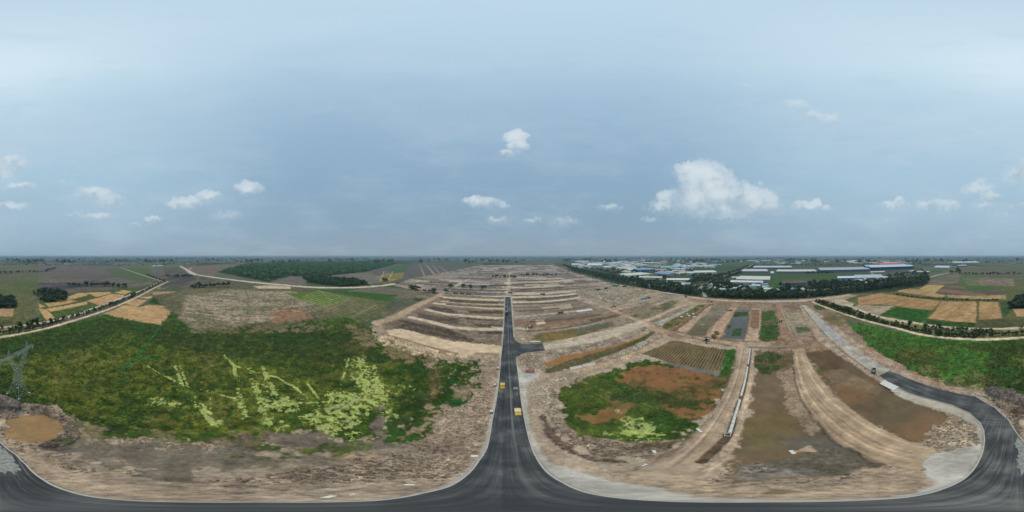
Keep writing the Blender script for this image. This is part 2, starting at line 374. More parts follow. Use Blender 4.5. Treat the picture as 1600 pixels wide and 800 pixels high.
track(None, '770 510.5 786 511.5 786 513', 4, (168, 172, 166), .8, .6, op=.8)
# pale sand bed
zone('sand_bed', '586 534 596 524 606 521 660 538 722 552 738 557 730 562 690 559 640 555 610 549 592 543', (178, 162, 138), 1.5, .8, c2=(118, 98, 76), n2='C', b2=-.3, w2=.3, rub=1, dh=.4, hr=.5)
zone('sand_bed', '603 517 627 513.5 645 518 690 530 730 536 765 538 789 541 789 551 745 551.5 728 557 700 548 660 538 610 524.5', (198, 180, 154), .6, .6, dh=.7, hr=.06, var=.05)
track(None, '607 524 640 533 690 547 715 553', 2.0, (128, 106, 82), .5, .6, op=.85, dh=.1)
track(None, '744 552 768 553', 1.1, (128, 110, 88), .2, .4, op=.8)

# -------- the big marsh on the left, running round behind to the right
zone('meadow', '-70 531 0 527.5 50 519 105 506 150 493 165 491.5 252 508.5 272 484 279 500 308 516 345 513 400 508 450 506 500 500 540 495 575 507 588 530 640 555 690 562 745 564 742 585 746 600 735 611 722 626 700 630 684 640 682 650 668 680 640 691 600 697 570 690 540 692 510 684 480 678 450 684 400 697 350 702 300 697 250 694 180 692 140 690 120 681 132 665 110 650 85 634 60 630 0 624 -62 608',
     (63, 85, 33), 3.2, 1.0, c2=(46, 73, 28), n2='AB', veg=1, w2=.5, dh=.1, hr=.35, var=.2)
zone('meadow', '-300 500 -285 502 -250 506 -200 518 -140 528 -70 532 0 528 0 622 -62 608 -100 600 -150 590 -200 567 -250 540 -290 516 -299 508',
     (54, 92, 40), 1.5, 1, c2=(64, 108, 46), n2='A', veg=1, dh=.1, hr=.3, var=.12)
zone('meadow', '-60 532 0 528 60 518 160 494 250 510 235 530 160 545 80 560 0 600 -62 604', (50, 84, 34), 5, 4, op=.8, veg=1, c2=(66, 84, 36), n2='B', dh=.1, hr=.3)
zone('meadow', '-210 556 -180 545 -140 545 -130 560 -160 572 -195 570', (46, 70, 32), 3, 2, op=.8, veg=1, c2=(80, 74, 44), n2='B')
zone('meadow', '-105 538 -60 538 -20 540 0 548 -40 553 -80 552', (60, 76, 36), 3, 2, op=.85, veg=1)
zone('meadow', '-180 580 -150 575 -120 590 -60 585 -30 596 -60 610 -100 604 -150 592', (84, 92, 52), 2.5, 1.5, op=.75, veg=.8, c2=(138, 126, 100), n2='C', b2=-.25, rub=.5)
zone('meadow', '250 515 430 508 560 505 585 535 560 570 400 570 260 560', (70, 82, 38), 6, 5, op=.4, veg=.9, c2=(94, 86, 50), n2='B')
zone('meadow', '415 512 480 500 520 512 515 535 450 543 400 530', (44, 72, 32), 4, 3, op=.85, veg=1)
zone('meadow', '600 555 690 562 745 566 735 600 690 585 640 590 600 580', (46, 78, 30), 3, 2, op=.9, veg=1)
zone('meadow', '20 610 120 640 240 690 380 690 380 670 200 640 110 600', (48, 84, 32), 6, 4, op=.7, veg=1, c2=(70, 86, 34), n2='B')
zone('meadow', '395 668 425 660 430 680 400 695 380 690', (42, 88, 34), 2, 1, veg=1)
zone('meadow', '600 672 640 660 662 650 668 668 650 690 605 694', (44, 84, 30), 2, 1, veg=1)
zone('meadow', '480 600 500 605 500 625 470 625 465 610', (40, 84, 44), 2, 1, op=.8, veg=1)
zone('meadow', '700 572 720 574 712 618 690 616', (42, 82, 38), 1.5, 1, veg=1)
zone('meadow', '685 628 722 622 718 634 690 634', (42, 82, 38), 1.5, 1, veg=1)
zone('meadow', '210 672 300 668 290 690 215 686', (104, 104, 44), 4, 3, op=.45, veg=1)
zone('ground', '672 570 690 572 690 612 672 632 660 628 668 600', (128, 104, 76), 2, 1.5, op=.75, rub=.5)
zone('ground', '712 600 740 598 724 622 708 622', (128, 112, 88), 1.5, 1, op=.8, rub=.4)
MP = '0 530 60 520 160 496 252 511 300 518 450 510 560 510 600 540 740 568 740 600 700 622 680 640 660 685 560 684 480 672 400 690 300 690 180 686 120 675 90 636 0 622 -60 604 -60 536'
zone(None, MP, (92, 86, 54), 2, 2, op=.5, hole=.5, veg=.8)
zone(None, MP, (34, 60, 24), 2, 2, op=.75, hole=.45, veg=1)
zone(None, '-20 560 200 520 420 560 640 560 640 640 500 670 200 660', (104, 112, 44), 3, 3, op=.5, hole=.5, veg=.9)
zone(None, '120 668 240 676 400 680 500 668 500 690 400 705 250 700 120 690', (108, 98, 76), 3, 2, op=.7, hole=.2, veg=.4, rub=.5)
zone(None, '-270 506 -200 524 -140 534 -60 540 -60 600 -140 588 -200 560 -260 530', (70, 84, 40), 3, 3, op=.6, hole=.55, veg=1)
for s, w in (('250 510 232 535 215 556 200 572 188 580', 2.2), ('208 556 230 560 250 561', 2.5)):
    track('meadow', s, w, (48, 98, 50), .6, .6, veg=1, op=.9)
for (x, y, s) in ((120, 560, 7), (150, 600, 7), (330, 560, 8), (300, 590, 6), (500, 575, 6), (560, 545, 8), (90, 585, 5), (340, 640, 5), (250, 650, 4)):
    cx, cy = P(x, y); zone('meadow', [(cx+s*math.cos(t)*1.6, cy+s*math.sin(t)) for t in np.arange(0, 6.28, .6)], (92, 88, 54), 4, 3, op=.4, veg=.8)
# pale algae on the shallow water and in old wheel tracks
def algae(s, hole=-.1, amp=2.0, op=1):
    pts = PP(s); idx = sel(pts, 9)
    d = sdist(pts, X[idx], Y[idx])+amp*(nB[idx]+nC[idx]*.5)*.8
    ALG[idx] = np.maximum(ALG[idx], np.clip(.36+d*.08, 0, .64-.5*hole)*op)
def algae_line(s, w):
    pts = PP(s); idx = sel(pts, 5)
    d, sg, al = pdist(pts, X[idx], Y[idx])
    ALG[idx] = np.maximum(ALG[idx], np.clip(1.25-d/(w*1.5), 0, 1)*((.66 if w < 1.5 else .50)+.28*nB[idx]))
algae('219 630 235 617 270 621 277 626 294 630 308 628 333 630 329 640 312 640 294 635 275 639 245 637')
algae('368 626 382 625 385 637 391 645 371 643'); algae('325 657 350 655 352 664 335 667 330 662', amp=1.2)
algae('364 575 372 576 378 612 370 614', -.1); algae('386 575 394 577 402 608 393 610', -.15); algae('406 573 416 574 424 602 442 614 452 622 420 622 412 600', -.1)
algae('395 620 450 615 480 626 484 655 450 652 425 645 405 638', -.04, 2.5)
algae('460 642 505 628 515 610 540 605 560 612 566 590 560 566 582 575 592 600 610 615 614 625 600 632 585 640 577 650 580 665 572 682 563 690 545 691 530 687 505 678 480 668 455 658 440 652', .05, 3)
algae('604 633 636 648 620 656 600 660 588 646', .0); algae('540 560 560 556 570 590 545 600', .35, 2); algae('420 652 450 650 460 668 430 676', .2, 2)
algae('600 600 650 598 655 612 610 615', .45, 2); algae('595 664 602 664 602 672 592 672', -.2, .6); algae('405 690 422 688 424 694 408 695', -.1, .8)
algae('470 650 540 660 560 684 520 682 480 668', -.1, 2)
for s, w in (('366 574 371 600 375 628 384 652', 2.0), ('389 573 396 595 402 615 412 640 420 662', 2.2), ('411 574 420 600 436 615 452 630', 2.2), ('568 556 565 585 552 622 525 650', 2.4), ('584 574 592 602 592 640', 2.6), ('455 640 500 655 545 662', 2.0), ('540 612 500 632 450 640', 1.6), ('560 640 590 652 620 650', 1.6), ('274 572 286 602 301 625 321 647 335 663', 1.2), ('281 572 292 600 308 625 328 647', 1.0), ('242 579 265 591 284 600', .9), ('230 572 260 588 284 603', .7), ('350 555 368 572 377 575', 1.2), ('391 579 434 590 459 604 480 621', 1.0),
             ('312 608 333 614 368 623', .7), ('325 610 328 625', .8), ('560 560 566 585 556 600', 1.4), ('530 612 536 590 545 560', .9), ('460 628 480 630 510 628', .9), ('500 640 545 650', .8), ('480 600 500 625', .8)):
    algae_line(s, w)
# bare and muddy shore between marsh and road
SH = dict(c2=(142, 125, 108), n2='BC', rub=.8, dh=.15, hr=.2)
zone('mud', '438 678 500 674 540 692 580 690 582 652 594 640 602 655 602 692 640 694 600 706 540 716 480 720 430 712 400 700', (98, 91, 85), 2.0, 1.0, wet=.35, c2=(112, 103, 92), n2='BC', rub=.35, dh=-.15, hr=.08)
zone('ground', '60 690 120 684 420 690 600 700 660 690 690 700 600 740 400 760 250 768 120 730', (150, 135, 116), 2, 1.5, c2=(122, 110, 94), n2='BC', rub=.5)
zone('mud', '72 692 130 682 250 687 330 691 400 690 436 706 420 734 340 742 250 755 190 740 120 722 80 714', (112, 105, 93), 3.0, 1.0, wet=.25, c2=(84, 79, 68), n2='B', w2=.45, rub=.5, dh=-.1, hr=.2)
zone('mud', '78 697 140 697 136 712 82 710', (104, 102, 98), 1, .8, wet=.4, c2=(80, 74, 66), n2='C')
zone('mud', '150 716 178 700 190 702 180 712 196 726 150 722', (132, 124, 116), .8, .6, wet=.3, op=.8)
zone('ground', '175 735 215 728 220 742 190 742', (168, 152, 126), .6, .5, rub=.8, dh=.5, hr=.3)
for s in ('540 712 556 707 563 715 540 718', '566 714 585 708 600 713 585 718'):
    zone('ground', s, (164, 138, 108), .5, .8, dh=1.1, hr=.15, rub=.5)
zone('ground', '300 758 380 742 470 735 520 730 560 720 640 705 690 680 690 660 720 640 745 640 750 690 720 740 640 768 400 778 300 770', (156, 140, 122), 2, 1.5, c2=(132, 116, 98), n2='BC', rub=1, dh=.2, hr=.4)
zone('ground', '690 690 705 680 722 690 712 706 690 712', (102, 84, 68), 1, 1, op=.8, rub=.9, dh=.3, hr=.3)
zone('ground', '330 752 400 748 400 760 345 764', (112, 98, 84), .8, .5, op=.75, rub=1, dh=.25, hr=.4)
zone('ground', '-30 640 0 632 60 632 90 642 112 655 125 668 120 690 95 698 70 696 100 672 90 655 40 646 0 660 0 690 -10 690', (128, 114, 100), 1.0, .7, c2=(92, 82, 74), n2='C', rub=1, dh=.8, hr=.5)
zone('muddy_pond', '4 657 35 648 66 645 96 660 101 668 86 684 56 692 26 690 5 681', (146, 120, 86), .7, .25, wet=.4, dh=-.55, var=.04, c2=(138, 116, 84), n2='A')
zone('ground', '-8 658 8 652 12 668 2 674 -8 672', (184, 166, 138), .8, .5, rub=.6, dh=.6, hr=.2)
zone('ground', '40 700 80 715 160 745 230 760 300 766 400 776 400 782 250 778 150 770 90 755', (172, 152, 126), 1, 1, op=.7, c2=(152, 134, 112), n2='C', rub=.5, dh=.08, hr=.1)
zone('ground', '680 662 712 640 740 645 752 690 735 720 700 742 640 762 560 772 560 758 640 735 700 705', (172, 152, 128), 1.5, 1.2, op=.65, c2=(150, 132, 112), n2='C', rub=.5)
zone(None, '90 690 200 692 330 698 420 692 520 690 600 694 600 702 480 712 330 712 200 706 110 700', (62, 80, 34), 1.5, .8, op=.85, hole=.62, veg=.9)
zone(None, '640 560 740 566 742 604 690 640 650 690 600 700 590 690 660 640 690 590', (146, 130, 110), 1.5, .8, op=.8, hole=1.0, rub=.6)
zone(None, '560 500 590 530 650 556 740 564 735 572 640 566 575 545 540 510', (128, 112, 88), 1.5, .8, op=.7, hole=.5, rub=.6)
zone(None, '110 650 150 670 260 686 400 690 400 700 260 700 140 694 100 672', (110, 102, 80), 1.5, .8, op=.8, hole=.5, rub=.5, veg=.3)
zone(None, '290 506 420 505 520 500 520 514 400 520 300 520', (118, 106, 84), 2, 1.5, op=.7, hole=.45, rub=.6, veg=.3)
# grey gravel heap behind
zone('gravel_heap', '-64 612 -50 607 -20 610 0 618 30 628 34 640 8 640 -6 636 -30 628 -55 620', (108, 102, 96), .8, .6, c2=(92, 86, 82), n2='C', rub=.9, dh=2.6, hr=.35)
zone('ground', '-62 616 -30 632 -6 640 20 644 8 655 -18 655 -45 632', (128, 112, 96), 1, .7, c2=(86, 72, 60), n2='CB', rub=1, dh=.4, hr=.5)
zone('ground', '-75 618 -45 634 -22 652 -8 690 -14 690 -28 664 -50 642 -80 622', (176, 166, 152), .8, .6, c2=(150, 138, 122), n2='C', rub=.8, dh=.12, hr=.1)

# -------- right of the road
zone('ground', '806 557 822 551 850 548 925 535 985 519 1016 505 1030 514 1010 530 960 552 900 582 860 590 828 582 812 572', (158, 143, 124), 1, .8, c2=(136, 122, 104), n2='BC', rub=1, dh=.2, hr=.25)
zone('muddy_pond', '850 567 880 556 911 550.5 942 544 974 535 1005 522.5 1007 524.5 980 536 930 552 899 561 880 567 856 574', (156, 112, 68), .6, .4, wet=.55, dh=-.5, c2=(140, 104, 64), n2='A', var=.05)
zone('meadow', '853 576 880 566 899 560.5 930 551.5 980 535.5 1005 524 1022 515 1024 520 1010 530 980 543.5 950 554.5 920 566 880 577 856 582', (76, 80, 46), .8, .6, veg=.8, wet=.2, c2=(92, 86, 62), n2='B', dh=-.4, hr=.15)
zone('ground', '850 553 925 541 985 526 1012 511 1008 518 975 531 940 541 905 548 870 556', (146, 134, 118), .7, .5, c2=(112, 104, 92), n2='C', rub=1, dh=.2, hr=.4)
zone('ground', '803 480 870 475 905 470 960 486 1000 502 975 510 920 522 849 536 812 536 803 525', (146, 129, 110), 1.5, 1, c2=(122, 108, 92), n2='SC', rub=.8, dh=0, hr=.2)
track(None, '803 481 850 479 905 475', 4.5, (110, 98, 82), 1, .8, op=.8, rub=.8, dh=-.3)
zone(None, '811 485 850 480 886 475 920 474 925 480 900 484 850 489 812 492', (128, 122, 112), .8, .8, c2=(112, 96, 78), n2='S', op=.85)
zone('ground', '845 480 890 474 896 481 850 486', (170, 154, 132), .8, .7, op=.8, rub=.4)
zone('ground', '852 494.5 920 489 950 490.5 900 502 855 507', (124, 111, 100), .8, .7, c2=(112, 100, 88), n2='S')
zone('ground', '837 500 850 499.5 852 507 838 508.5', (190, 174, 148), .4, .5, dh=.4)
zone('ground', '808 501 836 500 836 509 810 509', (134, 108, 88), .8, .6, rub=.9)
track('dirt_track', '803 495.5 850 491 885 487.5', 4.2, (166, 162, 152), .4, .6, rub=.5)
track('dirt_track', '885 487.5 900 486', 4, (182, 176, 164), .4, .6)
track('dirt_track', '820 511.5 870 506 920 498 958 489.5', 8, (134, 106, 80), .7, .7, ruts=.3, dh=.3, rub=.6)
track(None, '822 517 860 514.5 900 508.5 930 502 955 493.5', 2.4, (86, 68, 48), .6, .5, op=.95, dh=-.7, rub=.7)
track(None, '800 512.5 822 513.5', 4.5, (170, 172, 164), .8, .6, op=.9)
zone('meadow', '826 530 850 519 880 517 905 513 960 502 958 510 920 520 880 530 845 535', (126, 108, 70), 1, .8, veg=.4, c2=(100, 94, 66), n2='B', dh=-.3, hr=.15)
zone('muddy_pond', '898 515 925 508.5 960 501.5 956 507 905 518', (82, 88, 74), .6, .5, wet=.6, veg=.2, dh=-.5)
zone('ground', '803 519 818 517 832 527 824 536 810 535 804 530', (164, 150, 130), .8, .6, c2=(140, 124, 104), n2='C', rub=.7)
for s, w, c in (('800 472.3 850 471 905 465', 4, (198, 182, 156)), ('803 464.7 860 463 900 459', 4, (194, 178, 152)), ('803 459.5 850 458.5 900 454', 5, (186, 170, 146)), ('803 449.5 850 448 880 445.5', 7, (184, 170, 148)), ('803 441 850 440 890 437.5', 9, (180, 168, 150)),
        ('803 467.5 850 466.6 905 461.2', 3.5, (80, 69, 54)), ('803 475.4 860 473.6 900 469', 3.5, (86, 76, 60)), ('808 486 840 485 872 482', 3, (92, 72, 54)), ('806 452 850 451 880 449', 5, (82, 72, 60)), ('806 455.6 850 454.6 885 451.5', 4, (88, 77, 62)), ('803 444 850 443 880 440.5', 6, (90, 84, 70)), ('803 462 850 460.8 900 456.5', 3, (88, 78, 64)), ('830 503 880 499 940 491.5', 2.5, (92, 76, 60)), ('925 500 955 495 985 488', 3, (84, 72, 58)),
        ('700 455 745 458 787 459', 5, (92, 82, 78)), ('720 445.6 787 446.4', 8, (84, 76, 76)), ('700 451.5 750 453.6 787 454.6', 5, (88, 78, 76)), ('690 467 740 470 787 472', 3.5, (90, 78, 66)), ('700 476 750 479 787 480', 3.2, (84, 72, 62)), ('690 463.5 740 466.6 787 467.6', 3.2, (180, 164, 142)), ('690 470.6 740 474.6 787 476', 3, (178, 160, 136)), ('700 449 750 451.6 787 452.5', 5, (170, 156, 140))):
    track(None, s, w*2.0, c, 1.1, 1.0, op=.95, rub=.25)
# cross road, gravel branch road and the plots beyond
zone('ground', '960 486 1050 466 1180 470 1290 467 1320 500 1400 570 1300 560 1180 548 1060 535 1010 510', (142, 123, 104), 2, 1.5, c2=(118, 100, 84), n2='BC', rub=.8, dh=.0, hr=.2)
zone('ground', '990 470 1010 460 1090 464 1130 472 1080 478 1030 478', (168, 148, 124), 2, 1.5, op=.7, rub=.5)
zone('ground', '1075 463.5 1160 466.5 1200 470 1110 474 1075 470', (140, 112, 90), 1.5, 1.5, op=.75, rub=.6)
zone('ground', '900 452 960 446 1005 451 1060 463 1000 480 950 478 905 466', (156, 141, 122), 1.5, 1.5, c2=(124, 116, 98), n2='BC', w2=.5, rub=1, dh=.1, hr=.4)
for (s, w, c, o) in (('962 487 1050 465', 3, (100, 94, 70), .8), ('930 480 1020 460', 3, (126, 118, 96), .8), ('940 470 1000 455', 3, (110, 100, 82), .8), ('985 470 1010 462', 4, (178, 160, 134), .9), ('960 480 1040 461', 3.5, (168, 152, 128), .9), ('920 466 950 458', 5, (116, 106, 84), .8), ('1000 462 1040 457', 4, (176, 158, 134), .8), ('880 450 960 444', 5, (172, 156, 132), .7)):
    track(None, s, w, c, .8, .8, op=o, rub=.6)
zone('meadow', '986 493 1050 468 1062 470 1040 485.5 1000 498.5', (92, 92, 66), .8, .7, veg=.6, c2=(124, 118, 98), n2='B')
zone('ground', '1023 505 1080 478 1088 478 1034 509', (150, 150, 136), .6, .6, rub=.6)
zone('meadow', '1032 511.5 1040 504 1092 476 1104 476 1052 512 1042 514', (84, 86, 50), .7, .6, veg=.7, c2=(116, 104, 70), n2='B', dh=-.2)
zone('ground', '1044 519.5 1108 475 1116 476 1058 517', (108, 86, 64), .6, .6, rub=.8, dh=.1)
zone('ground', '1058 516 1110 477 1117 478 1076 516 1066 519', (164, 140, 116), .7, .6, rub=.6, dh=.3)
zone('mud', '1088 505 1115 478 1138 479 1112 509', (126, 121, 106), .7, .6, wet=.15, c2=(108, 104, 88), n2='B')
zone('muddy_pond', '1074 521 1086 507 1111 509 1101 523 1082 525.5', (88, 74, 52), .6, .5, wet=.7, veg=.1, c2=(96, 88, 50), n2='B', dh=-.5)
zone('dirt_track', '1104 526 1116 508 1142 480 1151 480 1138 504 1128 520 1124 528', (170, 142, 112), .6, .6, rub=.5, dh=.4)
zone('muddy_pond', '1131 527.5 1138 508 1148 488 1151 483.5 1171 484 1169 502 1162 529.5', (86, 88, 88), .5, .4, wet=.8, c2=(76, 80, 78), n2='A', dh=-.5, var=.05)  # grey of the reflected sky is put into this pond's colour
zone('meadow', '1148 488 1170 486 1169 493 1146 495', (56, 76, 42), .7, .5, veg=1, dh=-.2, hr=.2)
zone('meadow', '1146 514 1159 513 1158 524 1144 524', (58, 84, 48), .6, .5, veg=1, op=.9, dh=-.3)
zone('meadow', '1134 509 1142 507 1140 514 1133 516', (58, 76, 56), .6, .5, veg=1, op=.8)
zone('dirt_track', '1164 532 1171 510 1174 482 1189 482 1188 500 1187 533', (166, 144, 118), .5, .6, rub=.5, dh=.4)
zone('dirt_track', '1174 484 1187 484 1185.5 512 1180 515 1172 511', (130, 100, 76), .4, .5, rub=.6, dh=.45)
zone('meadow', '1191 487 1210 485 1213 497 1217 515 1215 531 1204 534.5 1187 531 1186 522 1190 510', (54, 84, 46), .8, .5, veg=1, c2=(70, 84, 50), n2='B', dh=-.2, hr=.25)
zone('mud', '1192 501 1212 499 1214 508 1194 507', (96, 92, 66), .8, .5, op=.7, veg=.5)
zone('dirt_track', '1213 475 1221 475 1229 490 1237 520 1240 532 1222 533 1219 505', (146, 118, 92), .5, .6, rub=.6, dh=.35)
zone('ground', '1227 489 1250 484 1256 501 1268 512 1266 520 1247 526 1240 520 1232 501', (154, 142, 118), .7, .6, c2=(134, 124, 104), n2='B', rub=.7)
zone('meadow', '1243 511 1265 511 1266 518 1246 520', (76, 92, 60), .8, .5, veg=.9, op=.9)
for s, w, c in (('1000 449 1040 457 1075 464 1130 469.5 1180 471 1235 471 1280 468 1325 461', 9, (178, 160, 136)), ('905 463 962 487 1000 502', 7, (162, 142, 118)), ('1012 506 1022 515 1045 520 1100 532 1150 538 1200 538.5 1262 537', 9, (168, 144, 118)),
                ('1002 503 1024 496 1050 484 1080 472.5', 7, (174, 154, 128)), ('818 590 860 590 900 583 940 572 980 560 1010 547 1036 531 1044 522', 8.5, (168, 146, 118)), ('1060 528 1044 520', 9, (140, 114, 90))):
    track('dirt_track', s, w, c, .7, .7, ruts=.35, rub=.5, dh=.35)
track(None, '1045 521 1075 526 1110 535 1150 541', 3, (120, 102, 84), 1, .6, op=.7, rub=.7)
zone('gravel_road', '849 536 880 531 920 522 975 509 1001 501 1014 507 985 519 925 535 880 543 851 548', (184, 175, 158), .4, .5, c2=(172, 160, 142), n2='S', rub=.35, dh=.25, hr=.04)
track(None, '855 537.5 920 524 985 508', .9, (130, 122, 110), .2, .4, op=.6)
track(None, '920 528 985 513 1005 506', 1.2, (144, 124, 100), .4, .4, op=.7)
zone('ground', '1205 532 1262 528 1300 534 1312 546 1262 550 1200 547', (146, 120, 96), .8, .8, c2=(126, 102, 80), n2='BC', rub=.7)
zone('ground', '1225 477 1262 470 1300 470 1296 482 1262 478 1236 484', (142, 118, 98), 1, .8, c2=(120, 98, 82), n2='BC', rub=.9)
# near corner plot
zone('ground', '806 560 830 585 900 585 1000 556 1044 526 1100 536 1160 542 1200 545 1200 640 1160 720 1100 770 900 765 840 720', (168, 151, 130), 1.5, 1, c2=(148, 131, 112), n2='BC', rub=.4, dh=.1, hr=.16)
zone('meadow', '868 612 900 601 945 586 985 568 1008 559 1050 566 1100 574 1142 574 1150 548 1158 552 1154 575 1138 600 1136 615 1112 640 1096 665 1062 685 1010 692 960 692 905 682 882 662 872 632', (58, 84, 36), 2.4, .8, c2=(76, 92, 42), n2='B', veg=1, dh=-.1, hr=.35, var=.15)
zone('mud', '980 576 1020 570 1070 574 1128 590 1136 598 1118 636 1098 655 1066 656 1036 640 1012 612 985 600 966 594', (132, 96, 64), 1.8, .8, wet=.3, c2=(108, 84, 56), n2='B', dh=-.3, var=.08)
zone('mud', '905 650 940 640 985 632 970 650 930 662', (132, 100, 66), 1.5, .8, op=.85, wet=.2); zone('mud', '945 620 975 616 985 632 960 642', (112, 92, 64), 1.2, .7, op=.7)
zone('meadow', '960 610 1020 612 1060 622 1110 622 1122 632 1090 640 1040 636 1000 626 960 625', (58, 78, 40), 2, .8, veg=1, op=.9, hole=-.1, dh=0, hr=.3)
zone(None, '980 576 1070 574 1136 598 1098 655 1066 656 1012 612 966 594', (70, 78, 42), 1.5, 1, op=.75, hole=.6, veg=.9)
zone('meadow', '1112 602 1132 600 1128 608 1112 610', (64, 76, 46), 1, .5, veg=1, op=.8)
zone('meadow', '1000 650 1040 640 1092 660 1090 672 1050 672 1010 655', (54, 80, 34), 1.5, .7, veg=1, op=.9, dh=0, hr=.3)
algae('918 679 963 669 978 652 1010 653 1044 666 1057 674 1036 687 984 690 957 682', -.35, 1.5); algae('960 642 975 638 970 648 956 648', -.1, .7); algae('1070 672 1092 666 1088 676 1072 678', -.1, .9)
zone('mud', '915 682 980 690 1030 690 1060 688 1052 700 1020 706 960 700 915 692', (104, 92, 76), 1, .6, rub=.7, c2=(128, 116, 102), n2='C', dh=0, hr=.2)
zone('ground', '860 610 868 612 882 662 912 692 960 702 1020 708 1010 716 940 712 890 696 862 660 852 630', (152, 138, 118), .8, .6, c2=(128, 112, 96), n2='CB', rub=1, dh=.6, hr=.3)
track(None, '848 650 862 680 895 706 930 720 975 722', 2.0, (98, 82, 68), .8, .5, op=.85, rub=1, dh=.3, hr=.4)
zone('ground', '836 600 858 604 864 632 850 640 836 622', (172, 158, 140), .8, .6, c2=(150, 136, 116), n2='C', rub=.8, dh=.35, hr=.25)
zone('crop_field', '1005 553 1045 533.5 1062 533 1136 546 1133 558 1125 585 1085 576 1030 562', (102, 91, 66), .5, .5, c2=(84, 78, 56), n2='B', rub=.5, dh=0)
zone('mud', '1028 562 1060 568 1125 580 1122 587 1070 576 1035 566', (118, 112, 112), .6, .5, wet=.4, op=.85)
zone('meadow', '1134 546 1152 548 1150 570 1126 588 1132 560', (52, 88, 40), .7, .5, veg=1, dh=.1, hr=.25)
# bund with the pipeline, flooded plots, second bund
zone('dirt_track', '1152 540 1170 540 1166 580 1152 622 1132 660 1106 700 1090 735 1060 760 960 745 1030 718 1076 686 1106 655 1131 615 1146 580', (176, 157, 132), .7, .7, c2=(158, 139, 116), n2='B', w2=.9, rub=.15, var=.05, dh=.7, hr=.1)
track(None, '1166 545 1160 582 1146 622 1126 660 1095 700', 1.0, (150, 126, 98), .3, .4, op=.6); track(None, '1157 545 1152 582 1136 622 1112 660 1075 700', 1.0, (152, 130, 102), .3, .4, op=.6)
zone('mud', '1176 545 1242 550 1248 600 1262 636 1300 682 1345 706 1384 726 1340 738 1280 748 1200 760 1128 764 1104 744 1150 690 1168 640 1174 600', (110, 94, 72), 1.6, .7, wet=.5, c2=(90, 83, 64), n2='AB', w2=.35, dh=-.4, hr=.06, var=.08)
zone('meadow', '1178 556 1200 548 1236 556 1228 572 1206 585 1180 584', (66, 80, 48), 1, .6, veg=.9, c2=(92, 82, 60), n2='B', dh=-.1, hr=.25)
zone('mud', '1208 580 1240 575 1247 596 1254 618 1282 668 1268 676 1238 650 1222 640 1228 612', (154, 138, 118), 1.6, .6, wet=.1, c2=(138, 122, 104), n2='C', rub=.5, dh=-.15)
zone('mud', '1236 688 1290 686 1344 710 1290 716 1250 708', (92, 90, 84), 1.5, 1, op=.75, wet=.5)  # dull grey reflection painted into the colour of the flooded plot
zone('mud', '1180 640 1230 632 1250 660 1200 690 1165 680', (108, 98, 58), 3, 3, op=.5, wet=.45)
zone('mud', '1104 742 1150 722 1200 722 1280 702 1368 720 1320 738 1276 748 1226 758 1128 764', (120, 115, 107), 2.2, .8, wet=.3, c2=(92, 87, 76), n2='BC', rub=.8, dh=-.2, hr=.08)
zone('mud', '1150 724 1190 716 1200 732 1165 742', (138, 132, 124), 1.2, .6, rub=1, op=.8, wet=.1); zone('ground', '1234 706 1262 698 1266 704 1240 708', (172, 146, 124), .6, .4, op=.85)
track('dirt_track', '1176.5 548 1172 590 1164 632 1148 684 1126 718 1102 737', 1.8, (174, 154, 130), .5, .5, dh=.5, rub=.6)
track('trench', '1173 545 1166 592 1151 640 1138 680 1112 706 1094 722', 1.7, (86, 74, 62), .3, .3, dh=-.3, rub=.6)
zone('ground', '960 742 1060 756 1100 742 1200 762 1340 742 1390 728 1440 735 1462 752 1400 772 1200 774 1080 772 980 756', (172, 152, 126), 1.2, .9, c2=(150, 132, 110), n2='BC', rub=.6, dh=.05, hr=.1)
track(None, '1125 757 1150 752 1160 758 1140 762', 1.0, (96, 82, 66), .4, .4, op=.7)
zone('mud', '1200 762 1260 766 1292 770 1200 771', (96, 88, 70), .5, .4, op=.8, wet=.3)
zone('muddy_pond', '1260 552 1296 545 1318 556 1345 572 1366 588 1386 602 1436 630 1462 645 1484 650 1462 668 1455 684 1430 691 1390 674 1350 652 1310 622 1290 597 1272 572', (114, 88, 60), 1.2, .5, wet=.6, c2=(94, 80, 58), n2='AB', dh=-.5, var=.06)
zone('mud', '1256 552 1296 545 1320 558 1310 580 1282 580', (92, 76, 60), 1.2, .7, wet=.35, op=.9); zone('mud', '1285 580 1312 576 1345 590 1380 604 1372 616 1330 606 1300 598', (138, 122, 102), 1.2, .7, wet=.1, op=.75, c2=(120, 104, 84), n2='C')
zone('meadow', '1268 570 1288 570 1292 580 1274 582', (80, 86, 58), .8, .5, veg=.7, op=.7)
zone('dirt_track', '1238 546 1256 546 1267 570 1287 600 1307 620 1342 649 1382 673 1422 691 1466 694 1470 712 1440 735 1390 728 1340 707 1298 682 1272 652 1253 627 1243 600 1240 570', (178, 157, 130), .7, .6, c2=(160, 137, 110), n2='B', w2=.9, rub=.15, var=.05, dh=.6, hr=.08)
for s in ('1245 560 1256 600 1275 630 1310 662 1370 700 1430 716', '1250 560 1264 598 1285 624 1325 654 1385 688 1440 708'):
    track(None, s, 1.3, (156, 128, 98), .3, .5, op=.6)
zone('ground', '1455 685 1464 668 1486 650 1500 655 1532 668 1535 695 1470 708 1430 694', (172, 156, 134), .8, .6, c2=(146, 130, 108), n2='C', rub=1, dh=.2, hr=.3)
track(None, '1478 640 1500 650 1515 655', 1.6, (118, 102, 88), .6, .4, op=.8, rub=1, dh=.1)
for s in ('1239 562 1243 600 1253 628 1272 653 1298 683 1340 708 1386 729', '1258 552 1268 570 1288 599 1308 619 1343 648 1384 672 1424 690', '1152 542 1145 580 1130 615 1105 655 1076 685 1032 717'):
    track(None, s, .7, (112, 97, 80), .35, .35, op=.7, rub=.6)
